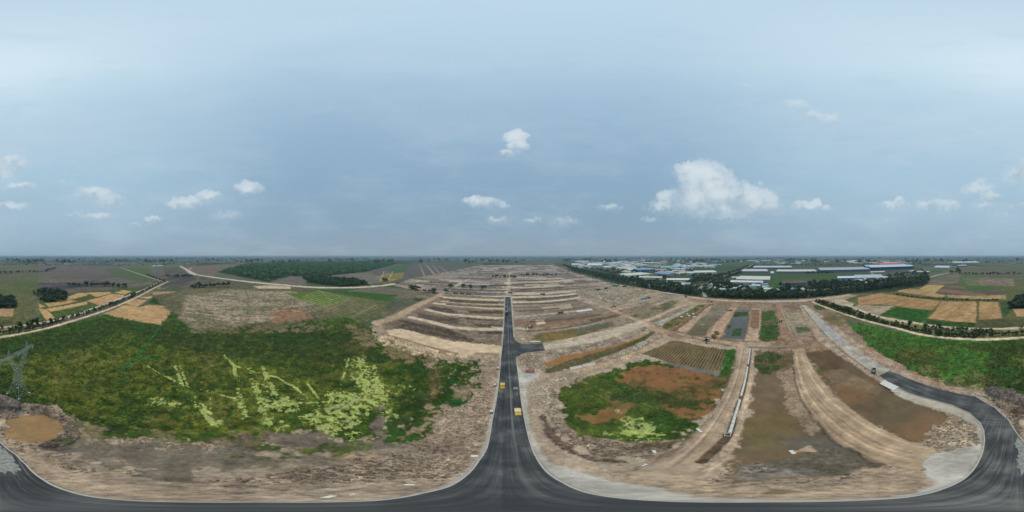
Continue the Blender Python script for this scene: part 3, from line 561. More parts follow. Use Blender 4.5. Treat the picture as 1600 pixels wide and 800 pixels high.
for s, w, c, o in (('1247 556 1259 598 1280 628 1318 660 1378 696 1440 712', .7, (132, 112, 90), .75), ('1241 560 1249 600 1264 632 1296 668 1350 704 1420 724', .8, (138, 118, 94), .7), ('1253 556 1270 594 1295 624 1335 655 1390 684 1450 702', .7, (196, 176, 148), .7), ('1243 552 1253 598 1271 630 1304 663 1362 700 1430 720', .7, (196, 176, 148), .6),
        ('1162 545 1156 582 1141 622 1119 660 1084 703 1050 730', .7, (130, 110, 90), .7), ('1154 545 1148 582 1132 622 1107 660 1068 696 1030 722', .7, (134, 114, 92), .6), ('1159 545 1153 582 1138 622 1115 660 1080 700 1040 728', .6, (194, 174, 148), .6), ('1000 735 1060 742 1120 735 1180 750', .5, (138, 120, 98), .5), ('980 742 1060 748 1140 745 1240 758', .5, (140, 122, 100), .5), ('1380 734 1300 752 1200 764', .5, (140, 122, 100), .5)):
    track(None, s, w, c, .2, .35, op=o, rub=.3)
# ground each side of the curved road
zone('ground', '1258 477 1290 496 1310 513 1350 540 1400 566 1450 592 1540 613 1540 620 1462 606 1415 590 1390 579 1344 550 1299 515', (166, 148, 128), .8, .7, c2=(146, 128, 110), n2='C', rub=.6, dh=.1, hr=.15)
zone('ground', '1250 477 1272 501 1292 524 1322 550 1374 587 1400 604 1380 600 1340 572 1300 548 1278 532 1268 512 1258 500', (164, 146, 126), .8, .7, c2=(150, 132, 112), n2='C', rub=.7, dh=.15, hr=.2)
track(None, '1352 543 1400 570 1440 590 1490 606', 1.8, (160, 112, 78), .5, .5, op=.8, rub=.6, dh=.2); track(None, '1330 535 1380 566', 1.2, (168, 122, 98), .4, .4, op=.6)
zone('gravel_road', '1252 477 1258 477 1280 496 1299 515 1320 531 1344 550 1364 563 1390 579 1374 587 1342 566 1321 550 1292 524 1272 501', (172, 169, 161), .25, .35, c2=(160, 158, 152), n2='T', rub=.25, dh=.2)
zone('gravel_road', '1270 494 1278 494 1296 512 1318 530 1310 536 1290 520', (152, 156, 164), .3, .4, op=.6, dh=.2)
track('gravel_verge', '1253 479 1272 503 1292 526 1320 552 1342 568 1374 589 1400 606', .8, (94, 86, 76), .2, .3, op=.8)
zone('meadow', '1283 498 1300 486 1325 495 1322 506 1300 508', (120, 110, 84), 1, .8, veg=.3, c2=(96, 90, 64), n2='B'); zone('meadow', '1270 478 1285 474 1290 484 1275 484', (58, 80, 44), .8, .6, veg=.9)
# pale crushed-stone verges
GV = dict(c2=(164, 162, 156), n2='C', w2=.9, rub=.08, dh=.1, var=.05)
zone('gravel_verge', '806 558 809 572 815 582 842 584 842 590 829 596 823 606 822 640 835 690 852 722 890 730 926 740 957 750 1036 763 1089 774 1200 780 1330 779 1415 773 1462 753 1441 737 1441 719 1455 708 1538 690 1540 668 1534 710 1515 748 1415 781 1200 788 984 784 879 759 850 738 829 704 818 660 813 630 809 597', (186, 186, 182), .45, .35, **GV)
zone('gravel_verge', '1374 588 1400 603 1436 617 1489 631 1515 643 1537 664 1537 700 1528 690 1526 668 1505 654 1470 640 1430 630 1400 616', (176, 168, 154), .5, .4, **GV)
track('gravel_verge', '789 464 787 510 785 540 783 560 778 606 769 656 760 702 748 722 726 747 700 764 660 774', 1.6, (178, 176, 170), .25, .3, **GV)
track('gravel_verge', '799 464 801 510 802 527', 2.0, (178, 174, 160), .3, .3, **GV)
track('gravel_verge', '-12 690 24 712 39 728 66 752 105 770 147 779 223 785', .7, (190, 188, 182), .12, .2, **GV)
zone('gravel_verge', '-14 684 0 688 22 706 34 728 10 738 -10 738', (176, 174, 168), .8, .4, op=.9, rub=1, c2=(110, 106, 100), n2='C')
# -------- fields and canal on the right
zone('meadow', '1282 478 1340 462 1400 455 1500 440 1600 430 1660 430 1660 512 1600 511 1500 513 1400 500 1330 479', (76, 90, 54), 1.5, 1.2, veg=.7, c2=(92, 94, 62), n2='A')
zone('meadow', '1440 428 1530 416 1660 412 1660 440 1500 440', (80, 92, 64), 5, 4, veg=.6, c2=(98, 92, 84), n2='L')
for s, c in (('1340 465 1375 458 1400 461 1470 470 1457 485 1415 480 1397 477 1372 475 1342 477', (168, 138, 98)), ('1327 480 1342 476.5 1397 478 1372 494 1350 489', (170, 154, 136)), ('1472 470.5 1526 471 1525 504 1450 497.5 1461 486', (176, 146, 104)), ('1530 471 1559 472 1566 497 1530 499.5', (176, 146, 104)),
             ('1582 482 1620 481 1620 494 1589 494.5', (178, 150, 112)), ('1395 454 1415 450 1435 452 1477 461.5 1475 465 1415 457.5', (172, 144, 102)), ('1436 452 1450 445 1476 446 1460 457.5', (184, 160, 108)), ('1480 460.7 1571 461 1572 467 1482 465', (172, 146, 106)), ('1290 467 1307 464 1335 474 1330 479 1312 477', (180, 168, 148))):
    field(s, c, c2=tuple(int(v*.84) for v in c))
track(None, '1526 488 1461 485', 1.2, (112, 96, 66), .4, .6, op=.6); track(None, '1440 453 1464 446', 3, (150, 122, 76), .2, .8, op=.6); track(None, '1447 454 1470 446', 3, (150, 122, 76), .2, .8, op=.6)
zone('harvested_field', '1462 457.5 1477 446 1507 447 1509 455 1570 452 1571 459.5 1482 460', (90, 80, 72), 1, 1, c2=(118, 100, 84), n2='L')
zone('harvested_field', '1450 436 1500 427 1498 442 1450 444.5', (116, 107, 98), 2, 1.5, c2=(98, 92, 82), n2='L'); zone('harvested_field', '1503 434 1582 435 1586 446.5 1512 445', (104, 96, 90), 2.5, 1.5, c2=(128, 116, 104), n2='B')
zone('meadow', '1507 447 1565 447 1566 452 1510 454', (66, 96, 48), 1, 1, veg=.8); zone('meadow', '1500 428 1530 428 1530 446 1500 446', (78, 98, 60), 3, 2, op=.6, veg=.7); zone('meadow', '1562 470 1620 468 1620 482 1582 482 1568 498', (58, 80, 48), 1, 1, veg=.9)
zone('meadow', '1375 491.5 1400 479.5 1456 485.5 1440 504.5 1400 496', (42, 82, 32), .5, .6, veg=1, dh=.1); zone('meadow', '1447 499 1525 504.5 1522 511 1445 506.5', (48, 76, 36), .5, .6, veg=1)
zone('meadow', '1526 500 1566 498 1620 500 1620 509 1526 511', (76, 80, 56), 1, 1, veg=.7)
zone('meadow', '1272 474 1330 480 1365 494 1415 503 1500 514 1600 512.5 1680 510 1740 494 1790 476 1850 452 1856 438 1860 442 1822 462 1786 478 1750 491 1705 505 1650 518 1600 527 1550 531 1475 527.5 1400 512.5 1350 500.5', (84, 96, 56), .8, .8, veg=.8, c2=(116, 114, 78), n2='B', dh=-.3)
track('canal_water', '1600 520 1550 521 1500 520 1440 513', 2.4, (106, 112, 84), .4, .5, wet=.6, dh=-.7); track('canal_water', '1600 520 1650 513.5 1702 501', 2.4, (112, 116, 88), .4, .5, wet=.6, dh=-.7)
for s, w, c in (('1270 472 1315 489 1350 500 1400 512 1435 522 1475 527.5 1512 530 1550 530.3 1600 527 1650 518 1705 504 1750 490 1785 477.5 1820 461.5 1840 450.5 1862 440', 4.2, (202, 184, 156)),
                ('1322 476 1365 493 1415 502 1450 508 1500 513 1550 514 1600 512 1622 510 1662 505 1700 497.5 1750 480.5 1790 465.5 1825 452.7 1852 439 1820 429 1788 418', 5, (186, 172, 150)), ('1372 494.5 1400 501 1440 506', 5, (190, 170, 148))):
    track('dirt_track', s, w, c, .4, .5, ruts=.2, rub=.4, dh=.2)
track('dirt_track', '282 416 305 429 350 435.5 400 441.5 440 445 480 448.5 520 449.5 560 449 600 446 614 443.5', 19, (190, 177, 158), 1.5, 1.5, rub=.4); track('dirt_track', '300 418 292 424 302 430', 8, (176, 166, 150), 1, 1.5)
zone('sand_bed', '395 447 425 446 455 448 453 451 405 450.5', (196, 176, 150), 2, 1.5, op=.9); track('dirt_track', '345 437 362 447', 5, (140, 126, 108), 1, 1.5, op=.7)
track('gravel_road', '1450 434 1466 429.5 1482 426.5', 13, (158, 164, 162), 1, 1.5)
# -------- industrial estate ground
zone('estate_ground', '872 412 900 407 1300 405 1440 410 1445 428 1450 444 1390 456 1325 459 1270 465 1160 467.5 1080 462.5 1005 449.5 960 442 900 425', (60, 80, 54), 5, 3, veg=.7, c2=(78, 86, 70), n2='A')
zone('estate_ground', '900 420 960 428 1010 434 1060 440 1200 456 1330 450 1400 438 1445 446 1390 456 1325 459 1270 465 1160 467.5 1080 462.5 1005 449.5 960 442', (48, 62, 42), 3, 2, veg=.9)
zone('estate_ground', '1180 427 1280 428 1320 430 1310 440 1260 434 1225 436 1215 450 1190 453', (60, 84, 50), 3, 2, veg=.9)
zone('estate_ground', '1060 416 1160 416 1150 422 1090 422', (52, 80, 54), 3, 3, veg=.9); zone('estate_ground', '1000 408 1045 409 1040 415 1005 415', (104, 112, 84), 5, 4, veg=.5)
for s, w, c in (('1093 452 1100 445 1127 434 1150 424 1178 413', 9, (160, 162, 150)), ('1188 454.5 1260 454 1330 448 1400 443 1428 441', 7, (160, 162, 152)), ('1040 452 1100 453 1150 452', 8, (126, 132, 122)), ('1098 453 1102 463', 8, (160, 158, 146)), ('1192 460 1200 454', 6, (164, 158, 146)), ('1262 464 1264 452', 6, (150, 150, 138)), ('980 440 1030 446', 6, (148, 146, 134)), ('860 411 884 424 940 440', 8, (150, 148, 138))):
    track('estate_road', s, w, c, .8, 1.2)

# grain of single clods and stones on the broken ground
wn = hsh(np.arange(NV), np.arange(NV)//7, 77)-.5
CO *= (1+wn*np.clip(RUB*.55+VEG*.25, 0, .6)*(1-WET)*np.where(RD < 330, .55, 1))[:, None]
RUB = np.where((RD > 150) & (CAT != cat_id('dry_plain')), RUB*.55, RUB)
soil = np.isin(CAT, [cat_id('ground'), cat_id('dirt_track')]) & (VEG < .3)
CO[soil] = 1.06*(CO[soil]*.84+.16*CO[soil].mean(1, keepdims=True))
# -------- asphalt outlines (needed to bed the ground under the road)
ASPH = PP('789.5 464 787.6 510 785.3 540 783 560 779 606 770 656 762 700 749 721 728 745 702 761 662 771 584 783 400 785 223 783.5 147 777.5 105 768 66 750 39 726 24 711 0 692 -12 677 -25 656 -46 637 -77 619 -138 606 -185 590 -210 579')
ASPH += PP('1374 587 1384 593 1400 604 1420 614 1436 619 1462 626 1489 633 1515 645 1532 660 1538 672 1539.5 688 1537 705 1528 726 1510 747 1476 764 1415 778 1331 783 1200 785 1062 784.5 984 780.5 918 771 879 755 852 737 831 703 820 661 815 635 810.6 597.5 807.5 572 806.5 560')
ASPH += PP('809 557 814 553 822 550.5 851.5 547.3 848 536.4 825 538 812 536.5 806 533 802.3 526 801 510 799 480 797.5 464')
CAT[(ALG > .40) & (RD < 200)] = cat_id('algae_mat')
d = np.full(NV, -1e9); near = np.nonzero(RD < 420)[0]
d[near] = sdist(ASPH, X[near], Y[near])
mg = .35+.012*RD
HT[:] = np.where(d > -mg, np.minimum(HT, 0.0)*0 - .18*sm(d, -mg, -mg*.2), HT)
# gentle relief everywhere
HT += np.where((WET < .4) & (d < -mg*1.5), (nC*.05+nB*.08)*(.3+RUB+VEG*.8)*np.minimum(1, RD/25), 0)
HT = np.minimum(HT, 4)
HG = HT.reshape(NR, NA)
LR = np.log(rr)
def gz(x, y):
    r = max(math.hypot(x, y), 3.01); a = math.atan2(x, y) % (2*math.pi)
    i = int(np.searchsorted(rr, r))-1; i = min(max(i, 0), NR-2); t = (r-rr[i])/(rr[i+1]-rr[i])
    j = a/(2*math.pi)*NA; j0 = int(j) % NA; u = j-int(j); j1 = (j0+1) % NA
    return float((HG[i, j0]*(1-u)+HG[i, j1]*u)*(1-t)+(HG[i+1, j0]*(1-u)+HG[i+1, j1]*u)*t)

# ------------------------------------------------------------------ materials
def new_mat(name):
    m = bpy.data.materials.new(name); m.use_nodes = True; m.node_tree.nodes.clear()
    t = NT(m.node_tree); b = t.n('ShaderNodeBsdfPrincipled'); o = t.n('ShaderNodeOutputMaterial')
    m.node_tree.links.new(b.outputs[0], o.inputs[0])
    return m, t, b
_mc = {}
def mat(name, col, rough=.7, var=.18, scale=1.5, metal=0.0, spec=.4, emit=None):
    if name in _mc: return _mc[name]
    m, t, b = new_mat(name)
    pos = t.n('ShaderNodeNewGeometry').outputs['Position']
    n = t.noise(pos, scale, 5, .6)
    c = lin4(col)
    f = t.m('MULTIPLY_ADD', t.m('SUBTRACT', n, .5), var*4, 1.0)
    v = t.vm('SCALE', c[:3]); t.put(v.inputs['Scale'], f)
    t.put(b.inputs['Base Color'], v.outputs[0]); b.inputs['Roughness'].default_value = rough
    b.inputs['Metallic'].default_value = metal; b.inputs['Specular IOR Level'].default_value = spec
    _mc[name] = m
    return m
def terrain_mat():
    m, t, b = new_mat('earth_and_growth')
    col = t.n('ShaderNodeAttribute', attribute_name='col').outputs['Color']
    par = t.n('ShaderNodeAttribute', attribute_name='par')
    sp = t.n('ShaderNodeSeparateXYZ'); t.put(sp.inputs[0], par.outputs['Vector'])
    veg, wet, rub = sp.outputs
    pos = t.n('ShaderNodeNewGeometry').outputs['Position']
    n1 = t.noise(pos, .85, 7, .66); n2 = t.noise(pos, .16, 5, .6); n3 = t.noise(t.vm('ADD', pos, (71, 13, 0)).outputs[0], .33, 6, .62)
    vo = t.n('ShaderNodeTexVoronoi'); t.put(vo.inputs['Vector'], pos); vo.inputs['Scale'].default_value = .75; vd = vo.outputs['Distance']
    dry = t.m('SUBTRACT', 1.0, wet)
    n4 = t.noise(t.vm('ADD', pos, (5, 91, 0)).outputs[0], .045, 4, .6)
    ka = t.m('MULTIPLY', t.m('MULTIPLY_ADD', dry, .85, .15), t.m('ADD', t.m('MULTIPLY_ADD', veg, 2.6, 1.0), t.m('MULTIPLY', rub, 3.6)))
    kb = t.m('MULTIPLY', t.m('MULTIPLY_ADD', dry, .5, .5), t.m('ADD', t.m('MULTIPLY_ADD', veg, 2.2, 1.6), t.m('MULTIPLY', rub, 1.8)))
    e = t.m('MULTIPLY', t.m('SUBTRACT', n1, .5), ka)
    e = t.m('MULTIPLY_ADD', t.m('SUBTRACT', n2, .5), kb, e)
    e = t.m('MULTIPLY_ADD', t.m('SUBTRACT', n4, .5), 1.1, e)
    e = t.m('MULTIPLY_ADD', t.m('SUBTRACT', .42, vd), t.m('MULTIPLY', veg, .15), e)
    blot = t.m('MULTIPLY', t.ss(t.noise(t.vm('MULTIPLY', pos, (.5, 1.0, 1)).outputs[0], .42, 4, .6), .60, .68), wet)
    e = t.m('MULTIPLY_ADD', blot, -.35, e)
    f = t.m('POWER', 2.0, e)
    sc = t.vm('SCALE', col); t.put(sc.inputs['Scale'], f)
    hue = t.mix(t.m('MULTIPLY', veg, t.ss(n3, .50, .64, 0, .8)), sc.outputs[0], t.mix(1.0, sc.outputs[0], (1.42, 1.24, .72, 1), 'MULTIPLY'))
    hue = t.mix(t.m('MULTIPLY', veg, t.ss(n3, .48, .36, 0, .6)), hue, t.mix(1.0, hue, (.55, .85, .7, 1), 'MULTIPLY'))
    # stones and pale clods standing in the rubble
    vo2 = t.n('ShaderNodeTexVoronoi'); t.put(vo2.inputs['Vector'], pos); vo2.inputs['Scale'].default_value = 1.6
    spk = t.m('MULTIPLY', t.ss(vo2.outputs['Distance'], .30, .12), t.ss(t.noise(pos, .3, 4), .5, .62))
    hue = t.mix(t.m('MULTIPLY', t.m('MULTIPLY', spk, rub), .55), hue, lin4((196, 184, 166)))
    dk = t.m('MULTIPLY', t.ss(n1, .46, .34), t.m('MULTIPLY', rub, .42))
    hue = t.mix(dk, hue, t.mix(1.0, hue, (.52, .49, .47, 1), 'MULTIPLY'))
    alg = t.n('ShaderNodeAttribute', attribute_name='alg').outputs['Fac']
    an = t.m('ADD', t.m('MULTIPLY', t.noise(pos, .42, 7, .68), .8), t.m('MULTIPLY', t.noise(t.vm('ADD', pos, (33, 5, 0)).outputs[0], 1.7, 4, .6), .2))
    an = t.m('MULTIPLY_ADD', t.m('SUBTRACT', an, .5), 2.6, .5)
    am = t.ss(t.m('ADD', an, alg), 1.02, 1.16)
    am = t.m('MULTIPLY', am, t.ss(alg, .02, .12, 0, .88))
    ac = t.mix(t.ss(t.noise(pos, .6, 6, .7), .3, .7), lin4((140, 150, 78)), lin4((196, 206, 118)))
    ac = t.mix(t.ss(n2, .5, .62, 0, .7), ac, lin4((164, 158, 116)))
    hue = t.mix(am, hue, ac)
    t.put(b.inputs['Base Color'], hue)
    t.put(b.inputs['Roughness'], t.m('MULTIPLY_ADD', t.ss(wet, .3, .8), -.66, .92))
    t.put(b.inputs['Specular IOR Level'], t.m('MULTIPLY_ADD', wet, .22, .1))
    bp = t.n('ShaderNodeBump'); bp.inputs['Distance'].default_value = .55
    t.put(bp.inputs['Height'], t.m('ADD', n1, t.m('MULTIPLY', t.m('SUBTRACT', 1, vd), t.m('MULTIPLY', veg, .5))))
    t.put(bp.inputs['Strength'], t.m('MULTIPLY', t.m('SUBTRACT', 1.0, t.ss(wet, .2, .6)), t.m('ADD', t.m('MULTIPLY_ADD', veg, .45, .25), t.m('MULTIPLY', rub, .4))))
    m.node_tree.links.new(bp.outputs[0], b.inputs['Normal'])
    return m
M_EARTH = terrain_mat()

def asphalt_mat():
    m, t, b = new_mat('fresh_asphalt')
    pos = t.n('ShaderNodeNewGeometry').outputs['Position']
    s = t.n('ShaderNodeSeparateXYZ'); t.put(s.inputs[0], pos)
    px = t.m('MULTIPLY_ADD', s.outputs[1], .034, s.outputs[0])
    c1 = t.n('ShaderNodeCombineXYZ'); t.put(c1.inputs[0], px); t.put(c1.inputs[1], t.m('MULTIPLY', s.outputs[1], .025))
    c2 = t.n('ShaderNodeCombineXYZ'); t.put(c2.inputs[1], s.outputs[1]); t.put(c2.inputs[0], t.m('MULTIPLY', s.outputs[0], .03))
    a1 = t.noise(c1.outputs[0], .9, 7, .7); a2 = t.noise(c2.outputs[0], .9, 7, .7)
    w = t.m('MAXIMUM', t.ss(s.outputs[1], -35, -52), t.m('MULTIPLY', t.ss(s.outputs[0], 2, 9), t.ss(s.outputs[1], 60, 85)))
    st = t.m('MULTIPLY_ADD', t.m('SUBTRACT', a2, a1), w, a1)
    g = t.noise(pos, 9, 4, .7); big = t.noise(pos, .09, 5, .6)
    col = t.ramp(t.m('MULTIPLY_ADD', t.m('SUBTRACT', big, .5), 1.2, st), [(.25, lin4((46, 47, 49))), (.46, lin4((63, 64, 66))), (.6, lin4((84, 84, 84))), (.78, lin4((116, 114, 110)))])
    # pale joint along the crown of the straight and dusty sweeps where lorries turn
    ln = t.m('MULTIPLY', t.ss(t.m('ABSOLUTE', t.m('SUBTRACT', px, 1.75)), .55, .12), t.ss(s.outputs[1], 4, 30))
    ln = t.m('MULTIPLY', ln, t.ss(t.noise(c1.outputs[0], .5, 3), .36, .5))
    col = t.mix(t.m('MULTIPLY', ln, .6), col, lin4((124, 125, 120)))
    dust = t.m('MULTIPLY', t.ss(t.noise(c1.outputs[0], 2.2, 6, .7), .5, .66), t.ss(t.vm('LENGTH', t.vm('ADD', pos, (-6, 34, 0)).outputs[0]).outputs['Value'], 46, 8))
    col = t.mix(t.m('MULTIPLY', dust, .6), col, lin4((128, 124, 116)))
    v = t.vm('SCALE', col); t.put(v.inputs['Scale'], t.m('MULTIPLY_ADD', t.m('SUBTRACT', g, .5), .5, 1.0))
    t.put(b.inputs['Base Color'], v.outputs[0]); b.inputs['Roughness'].default_value = .8; b.inputs['Specular IOR Level'].default_value = .3
    bp = t.n('ShaderNodeBump'); bp.inputs['Distance'].default_value = .02; bp.inputs['Strength'].default_value = .4; t.put(bp.inputs['Height'], g)
    m.node_tree.links.new(bp.outputs[0], b.inputs['Normal'])
    return m

# ------------------------------------------------------------------ helpers for objects
def link(name, me, parent=None):
    o = bpy.data.objects.new(name, me); COL.objects.link(o)
    if parent: o.parent = parent
    return o
def tag(o, label=None, cat=None, group=None, kind=None):
    if label: o['label'] = label
    if cat: o['category'] = cat
    if group: o['group'] = group
    if kind: o['kind'] = kind
    return o
def thing(name, loc, rz, label, cat, group=None):
    o = link(name, None); o.location = loc; o.rotation_euler = (0, 0, rz); o.empty_display_size = .1
    return tag(o, label, cat, group)
class MB:
    def __init__(s): s.v = []; s.f = []; s.mi = []
    def add(s, vs, fs, mi=0):
        k = len(s.v); s.v += [tuple(v) for v in vs]; s.f += [tuple(i+k for i in f) for f in fs]; s.mi += [mi]*len(fs); return s
    def box(s, c, d, rz=0, tap=1.0, mi=0, tilt=None):
        x, y, z = d[0]/2, d[1]/2, d[2]/2
        vs = [Vector((sx*x*(tap if sz > 0 else 1), sy*y*(tap if sz > 0 else 1), sz*z)) for sz in (-1, 1) for sx, sy in ((-1, -1), (1, -1), (1, 1), (-1, 1))]
        m = Matrix.Rotation(rz, 3, 'Z')
        if tilt: m = m @ Matrix.Rotation(tilt[1], 3, tilt[0])
        vs = [m @ v + Vector(c) for v in vs]
        return s.add(vs, [(3, 2, 1, 0), (4, 5, 6, 7), (0, 1, 5, 4), (1, 2, 6, 5), (2, 3, 7, 6), (3, 0, 4, 7)], mi)
    def prism(s, prof, y0, y1, mi=0):           # outline in x,z swept along y
        n = len(prof)
        vs = [(x, y0, z) for x, z in prof]+[(x, y1, z) for x, z in prof]
        return s.add(vs, [tuple(range(n))]+[tuple(range(2*n-1, n-1, -1))]+[((i+1) % n, i, n+i, n+(i+1) % n) for i in range(n)], mi)
    def tube(s, a, b, r0, r1=None, n=8, mi=0, cap=True):
        r1 = r0 if r1 is None else r1
        a = Vector(a); b = Vector(b); d = (b-a).normalized(); u = d.orthogonal().normalized(); w = d.cross(u)
        vs = [p+(u*math.cos(i*2*math.pi/n)+w*math.sin(i*2*math.pi/n))*r for p, r in ((a, r0), (b, r1)) for i in range(n)]
        fs = [(i, (i+1) % n, n+(i+1) % n, n+i) for i in range(n)]
        if cap: fs += [tuple(range(n-1, -1, -1)), tuple(range(n, 2*n))]
        return s.add(vs, fs, mi)
    def ring(s, a, b, ro, ri, n=14, mi=0):      # hollow pipe
        a = Vector(a); b = Vector(b); d = (b-a).normalized(); u = d.orthogonal().normalized(); w = d.cross(u)
        vs = [p+(u*math.cos(i*2*math.pi/n)+w*math.sin(i*2*math.pi/n))*r for p in (a, b) for r in (ro, ri) for i in range(n)]
        fs = []
        for i in range(n):
            j = (i+1) % n
            fs += [(i, j, 2*n+j, 2*n+i), (n+j, n+i, 3*n+i, 3*n+j), (j, i, n+i, n+j), (2*n+i, 2*n+j, 3*n+j, 3*n+i)]
        return s.add(vs, fs, mi)
    def mesh(s, name, mats, smooth=False):
        me = bpy.data.meshes.new(name); me.from_pydata(s.v, [], s.f)
        for m in (mats if isinstance(mats, (list, tuple)) else [mats]): me.materials.append(m)
        if len(set(s.mi)) > 1: me.polygons.foreach_set('material_index', s.mi)
        if smooth: me.polygons.foreach_set('use_smooth', [True]*len(s.f))
        me.update(); return me
    def build(s, name, mats, parent=None, smooth=False): return link(name, s.mesh(name, mats, smooth), parent)
def copy_tree(o, parent=None):
    c = o.copy(); COL.objects.link(c)
    if parent: c.parent = parent
    for ch in o.children: copy_tree(ch, c)
    return c
def bevel(o, w, seg=1):
    bm = bmesh.new(); bm.from_mesh(o.data)
    bmesh.ops.bevel(bm, geom=list(bm.edges), offset=w, segments=seg, affect='EDGES', clamp_overlap=True)
    bm.to_mesh(o.data); bm.free(); return o

# ------------------------------------------------------------------ link the ground, one object per kind of surface
VI = np.arange(NV).reshape(NR, NA)
A_ = VI[:-1, :]; B_ = VI[1:, :]
quads = np.stack([A_, B_, np.roll(B_, -1, 1), np.roll(A_, -1, 1)], -1).reshape(-1, 4)[:, ::-1]
fc = CAT[quads]
fcat = np.where(fc[:, 0] == fc[:, 2], fc[:, 0], np.where(fc[:, 1] == fc[:, 3], fc[:, 1], fc[:, 0]))
XYZ = np.stack([X, Y, HT], -1)
PAR = np.stack([np.clip(VEG, 0, 1), np.clip(WET, 0, 1), np.clip(RUB, 0, 1)], -1)
CO = np.clip(CO, .004, .9)
SURF_KIND = {'algae_mat': 'stuff'}
def grid_obj(name, qs):
    used, inv = np.unique(qs.ravel(), return_inverse=True)
    me = bpy.data.meshes.new(name)
    me.vertices.add(used.size); me.vertices.foreach_set('co', XYZ[used].astype(np.float32).ravel())
    nq = qs.shape[0]
    me.loops.add(nq*4); me.loops.foreach_set('vertex_index', inv.astype(np.int32))
    me.polygons.add(nq); me.polygons.foreach_set('loop_start', np.arange(0, nq*4, 4, dtype=np.int32))
    me.polygons.foreach_set('use_smooth', np.ones(nq, bool))
    me.update(calc_edges=True)
    a = me.attributes.new('col', 'FLOAT_COLOR', 'POINT'); a.data.foreach_set('color', np.concatenate([CO[used], np.ones((used.size, 1))], 1).astype(np.float32).ravel())
    b = me.attributes.new('par', 'FLOAT_VECTOR', 'POINT'); b.data.foreach_set('vector', PAR[used].astype(np.float32).ravel())
    g = me.attributes.new('alg', 'FLOAT', 'POINT'); g.data.foreach_set('value', ALG[used].astype(np.float32))
    me.materials.append(M_EARTH)
    o = link(name, me); return o
for i, c in enumerate(CATS):
    qs = quads[fcat == i]
    if not len(qs): continue
    o = grid_obj(c, qs)
    if c == 'algae_mat': tag(o, 'pale yellow green algae floating in patches and old wheel tracks of the marsh', 'algae', kind='stuff')
    else: o['kind'] = 'structure'

# asphalt with a real thickness, and kerbs along it
M_ASPH = asphalt_mat()
bm = bmesh.new()
vs = [bm.verts.new((x, y, .06)) for x, y in ASPH]
f = bm.faces.new(vs); bmesh.ops.recalc_face_normals(bm, faces=[f])
if f.normal.z < 0: f.normal_flip()
ex = bmesh.ops.extrude_face_region(bm, geom=[f])
for v in [g for g in ex['geom'] if isinstance(g, bmesh.types.BMVert)]: v.co.z = -.3
bmesh.ops.triangulate(bm, faces=bm.faces[:])
bmesh.ops.recalc_face_normals(bm, faces=bm.faces[:])
me = bpy.data.meshes.new('asphalt_road'); bm.to_mesh(me); bm.free(); me.materials.append(M_ASPH)
link('asphalt_road', me)['kind'] = 'structure'
def dense(pts, n=6):
    out = []
    for i in range(len(pts)-1):
        p0 = Vector(pts[max(i-1, 0)]); p1 = Vector(pts[i]); p2 = Vector(pts[i+1]); p3 = Vector(pts[min(i+2, len(pts)-1)])
        for k in range(n):
            t = k/n
            out.append(tuple(.5*((2*p1)+(p2-p0)*t+(2*p0-5*p1+4*p2-p3)*t*t+(3*p1-p0-3*p2+p3)*t**3)))
    out.append(tuple(pts[-1])); return out
def spill(name, s, seed, label_col):
    pts = dense(PP(s)+PP(s)[:1], 8)[:-1]; r = random.Random(seed); m = MB(); n = len(pts); cx = sum(p[0] for p in pts)/n; cy = sum(p[1] for p in pts)/n
    m.v = [(cx, cy, .10)]+[(cx+(x-cx)*(q*k), cy+(y-cy)*(q*k), .068 if k == 1 else .095) for k in (.55, 1) for (x, y), q in zip(pts, [r.uniform(.78, 1.12) for _ in pts])]
    m.f = [(0, 1+i, 1+(i+1) % n) for i in range(n)]+[(1+i, 1+n+i, 1+n+(i+1) % n, 1+(i+1) % n) for i in range(n)]; m.mi = [0]*len(m.f)
    o = m.build(name, mat('spilled_gravel', label_col, .95, .55, 1.1)); o['kind'] = 'structure'
spill('gravel_spill', '2 697 12 704 24 722 32 737 14 740 -8 739 -12 720 -6 704', 4, (140, 138, 132))
spill('gravel_spill', '-10 682 -2 690 2 704 -8 706 -14 694', 5, (150, 147, 140))
M_KERB = mat('kerb_concrete', (176, 174, 168), .85, .12, 2.0)
def ribbon(name, pts, offs, w, z0, z1, m):
    b = MB(); n = len(pts); L = []
    for i in range(n):
        a = Vector(pts[max(i-1, 0)]); c = Vector(pts[min(i+1, n-1)]); t = (c-a).normalized(); nr = Vector((t.y, -t.x)); p = Vector(pts[i])
        L.append((p+nr*offs, p+nr*(offs+w)))
    for i in range(n-1):
        (a0, a1), (b0, b1) = L[i], L[i+1]
        k = len(b.v)
        b.v += [(a0.x, a0.y, z0), (a1.x, a1.y, z0), (a1.x, a1.y, z1), (a0.x, a0.y, z1), (b0.x, b0.y, z0), (b1.x, b1.y, z0), (b1.x, b1.y, z1), (b0.x, b0.y, z1)]
        b.f += [(k+3, k+2, k+6, k+7), (k, k+3, k+7, k+4), (k+1, k+5, k+6, k+2)]; b.mi += [0]*3
    o = b.build(name, m); o['kind'] = 'structure'; return o
ribbon('kerb', ASPH[0:24], .02, .28, -.2, .17, M_KERB)
ribbon('kerb', ASPH[29:57], .02, .28, -.2, .17, M_KERB)

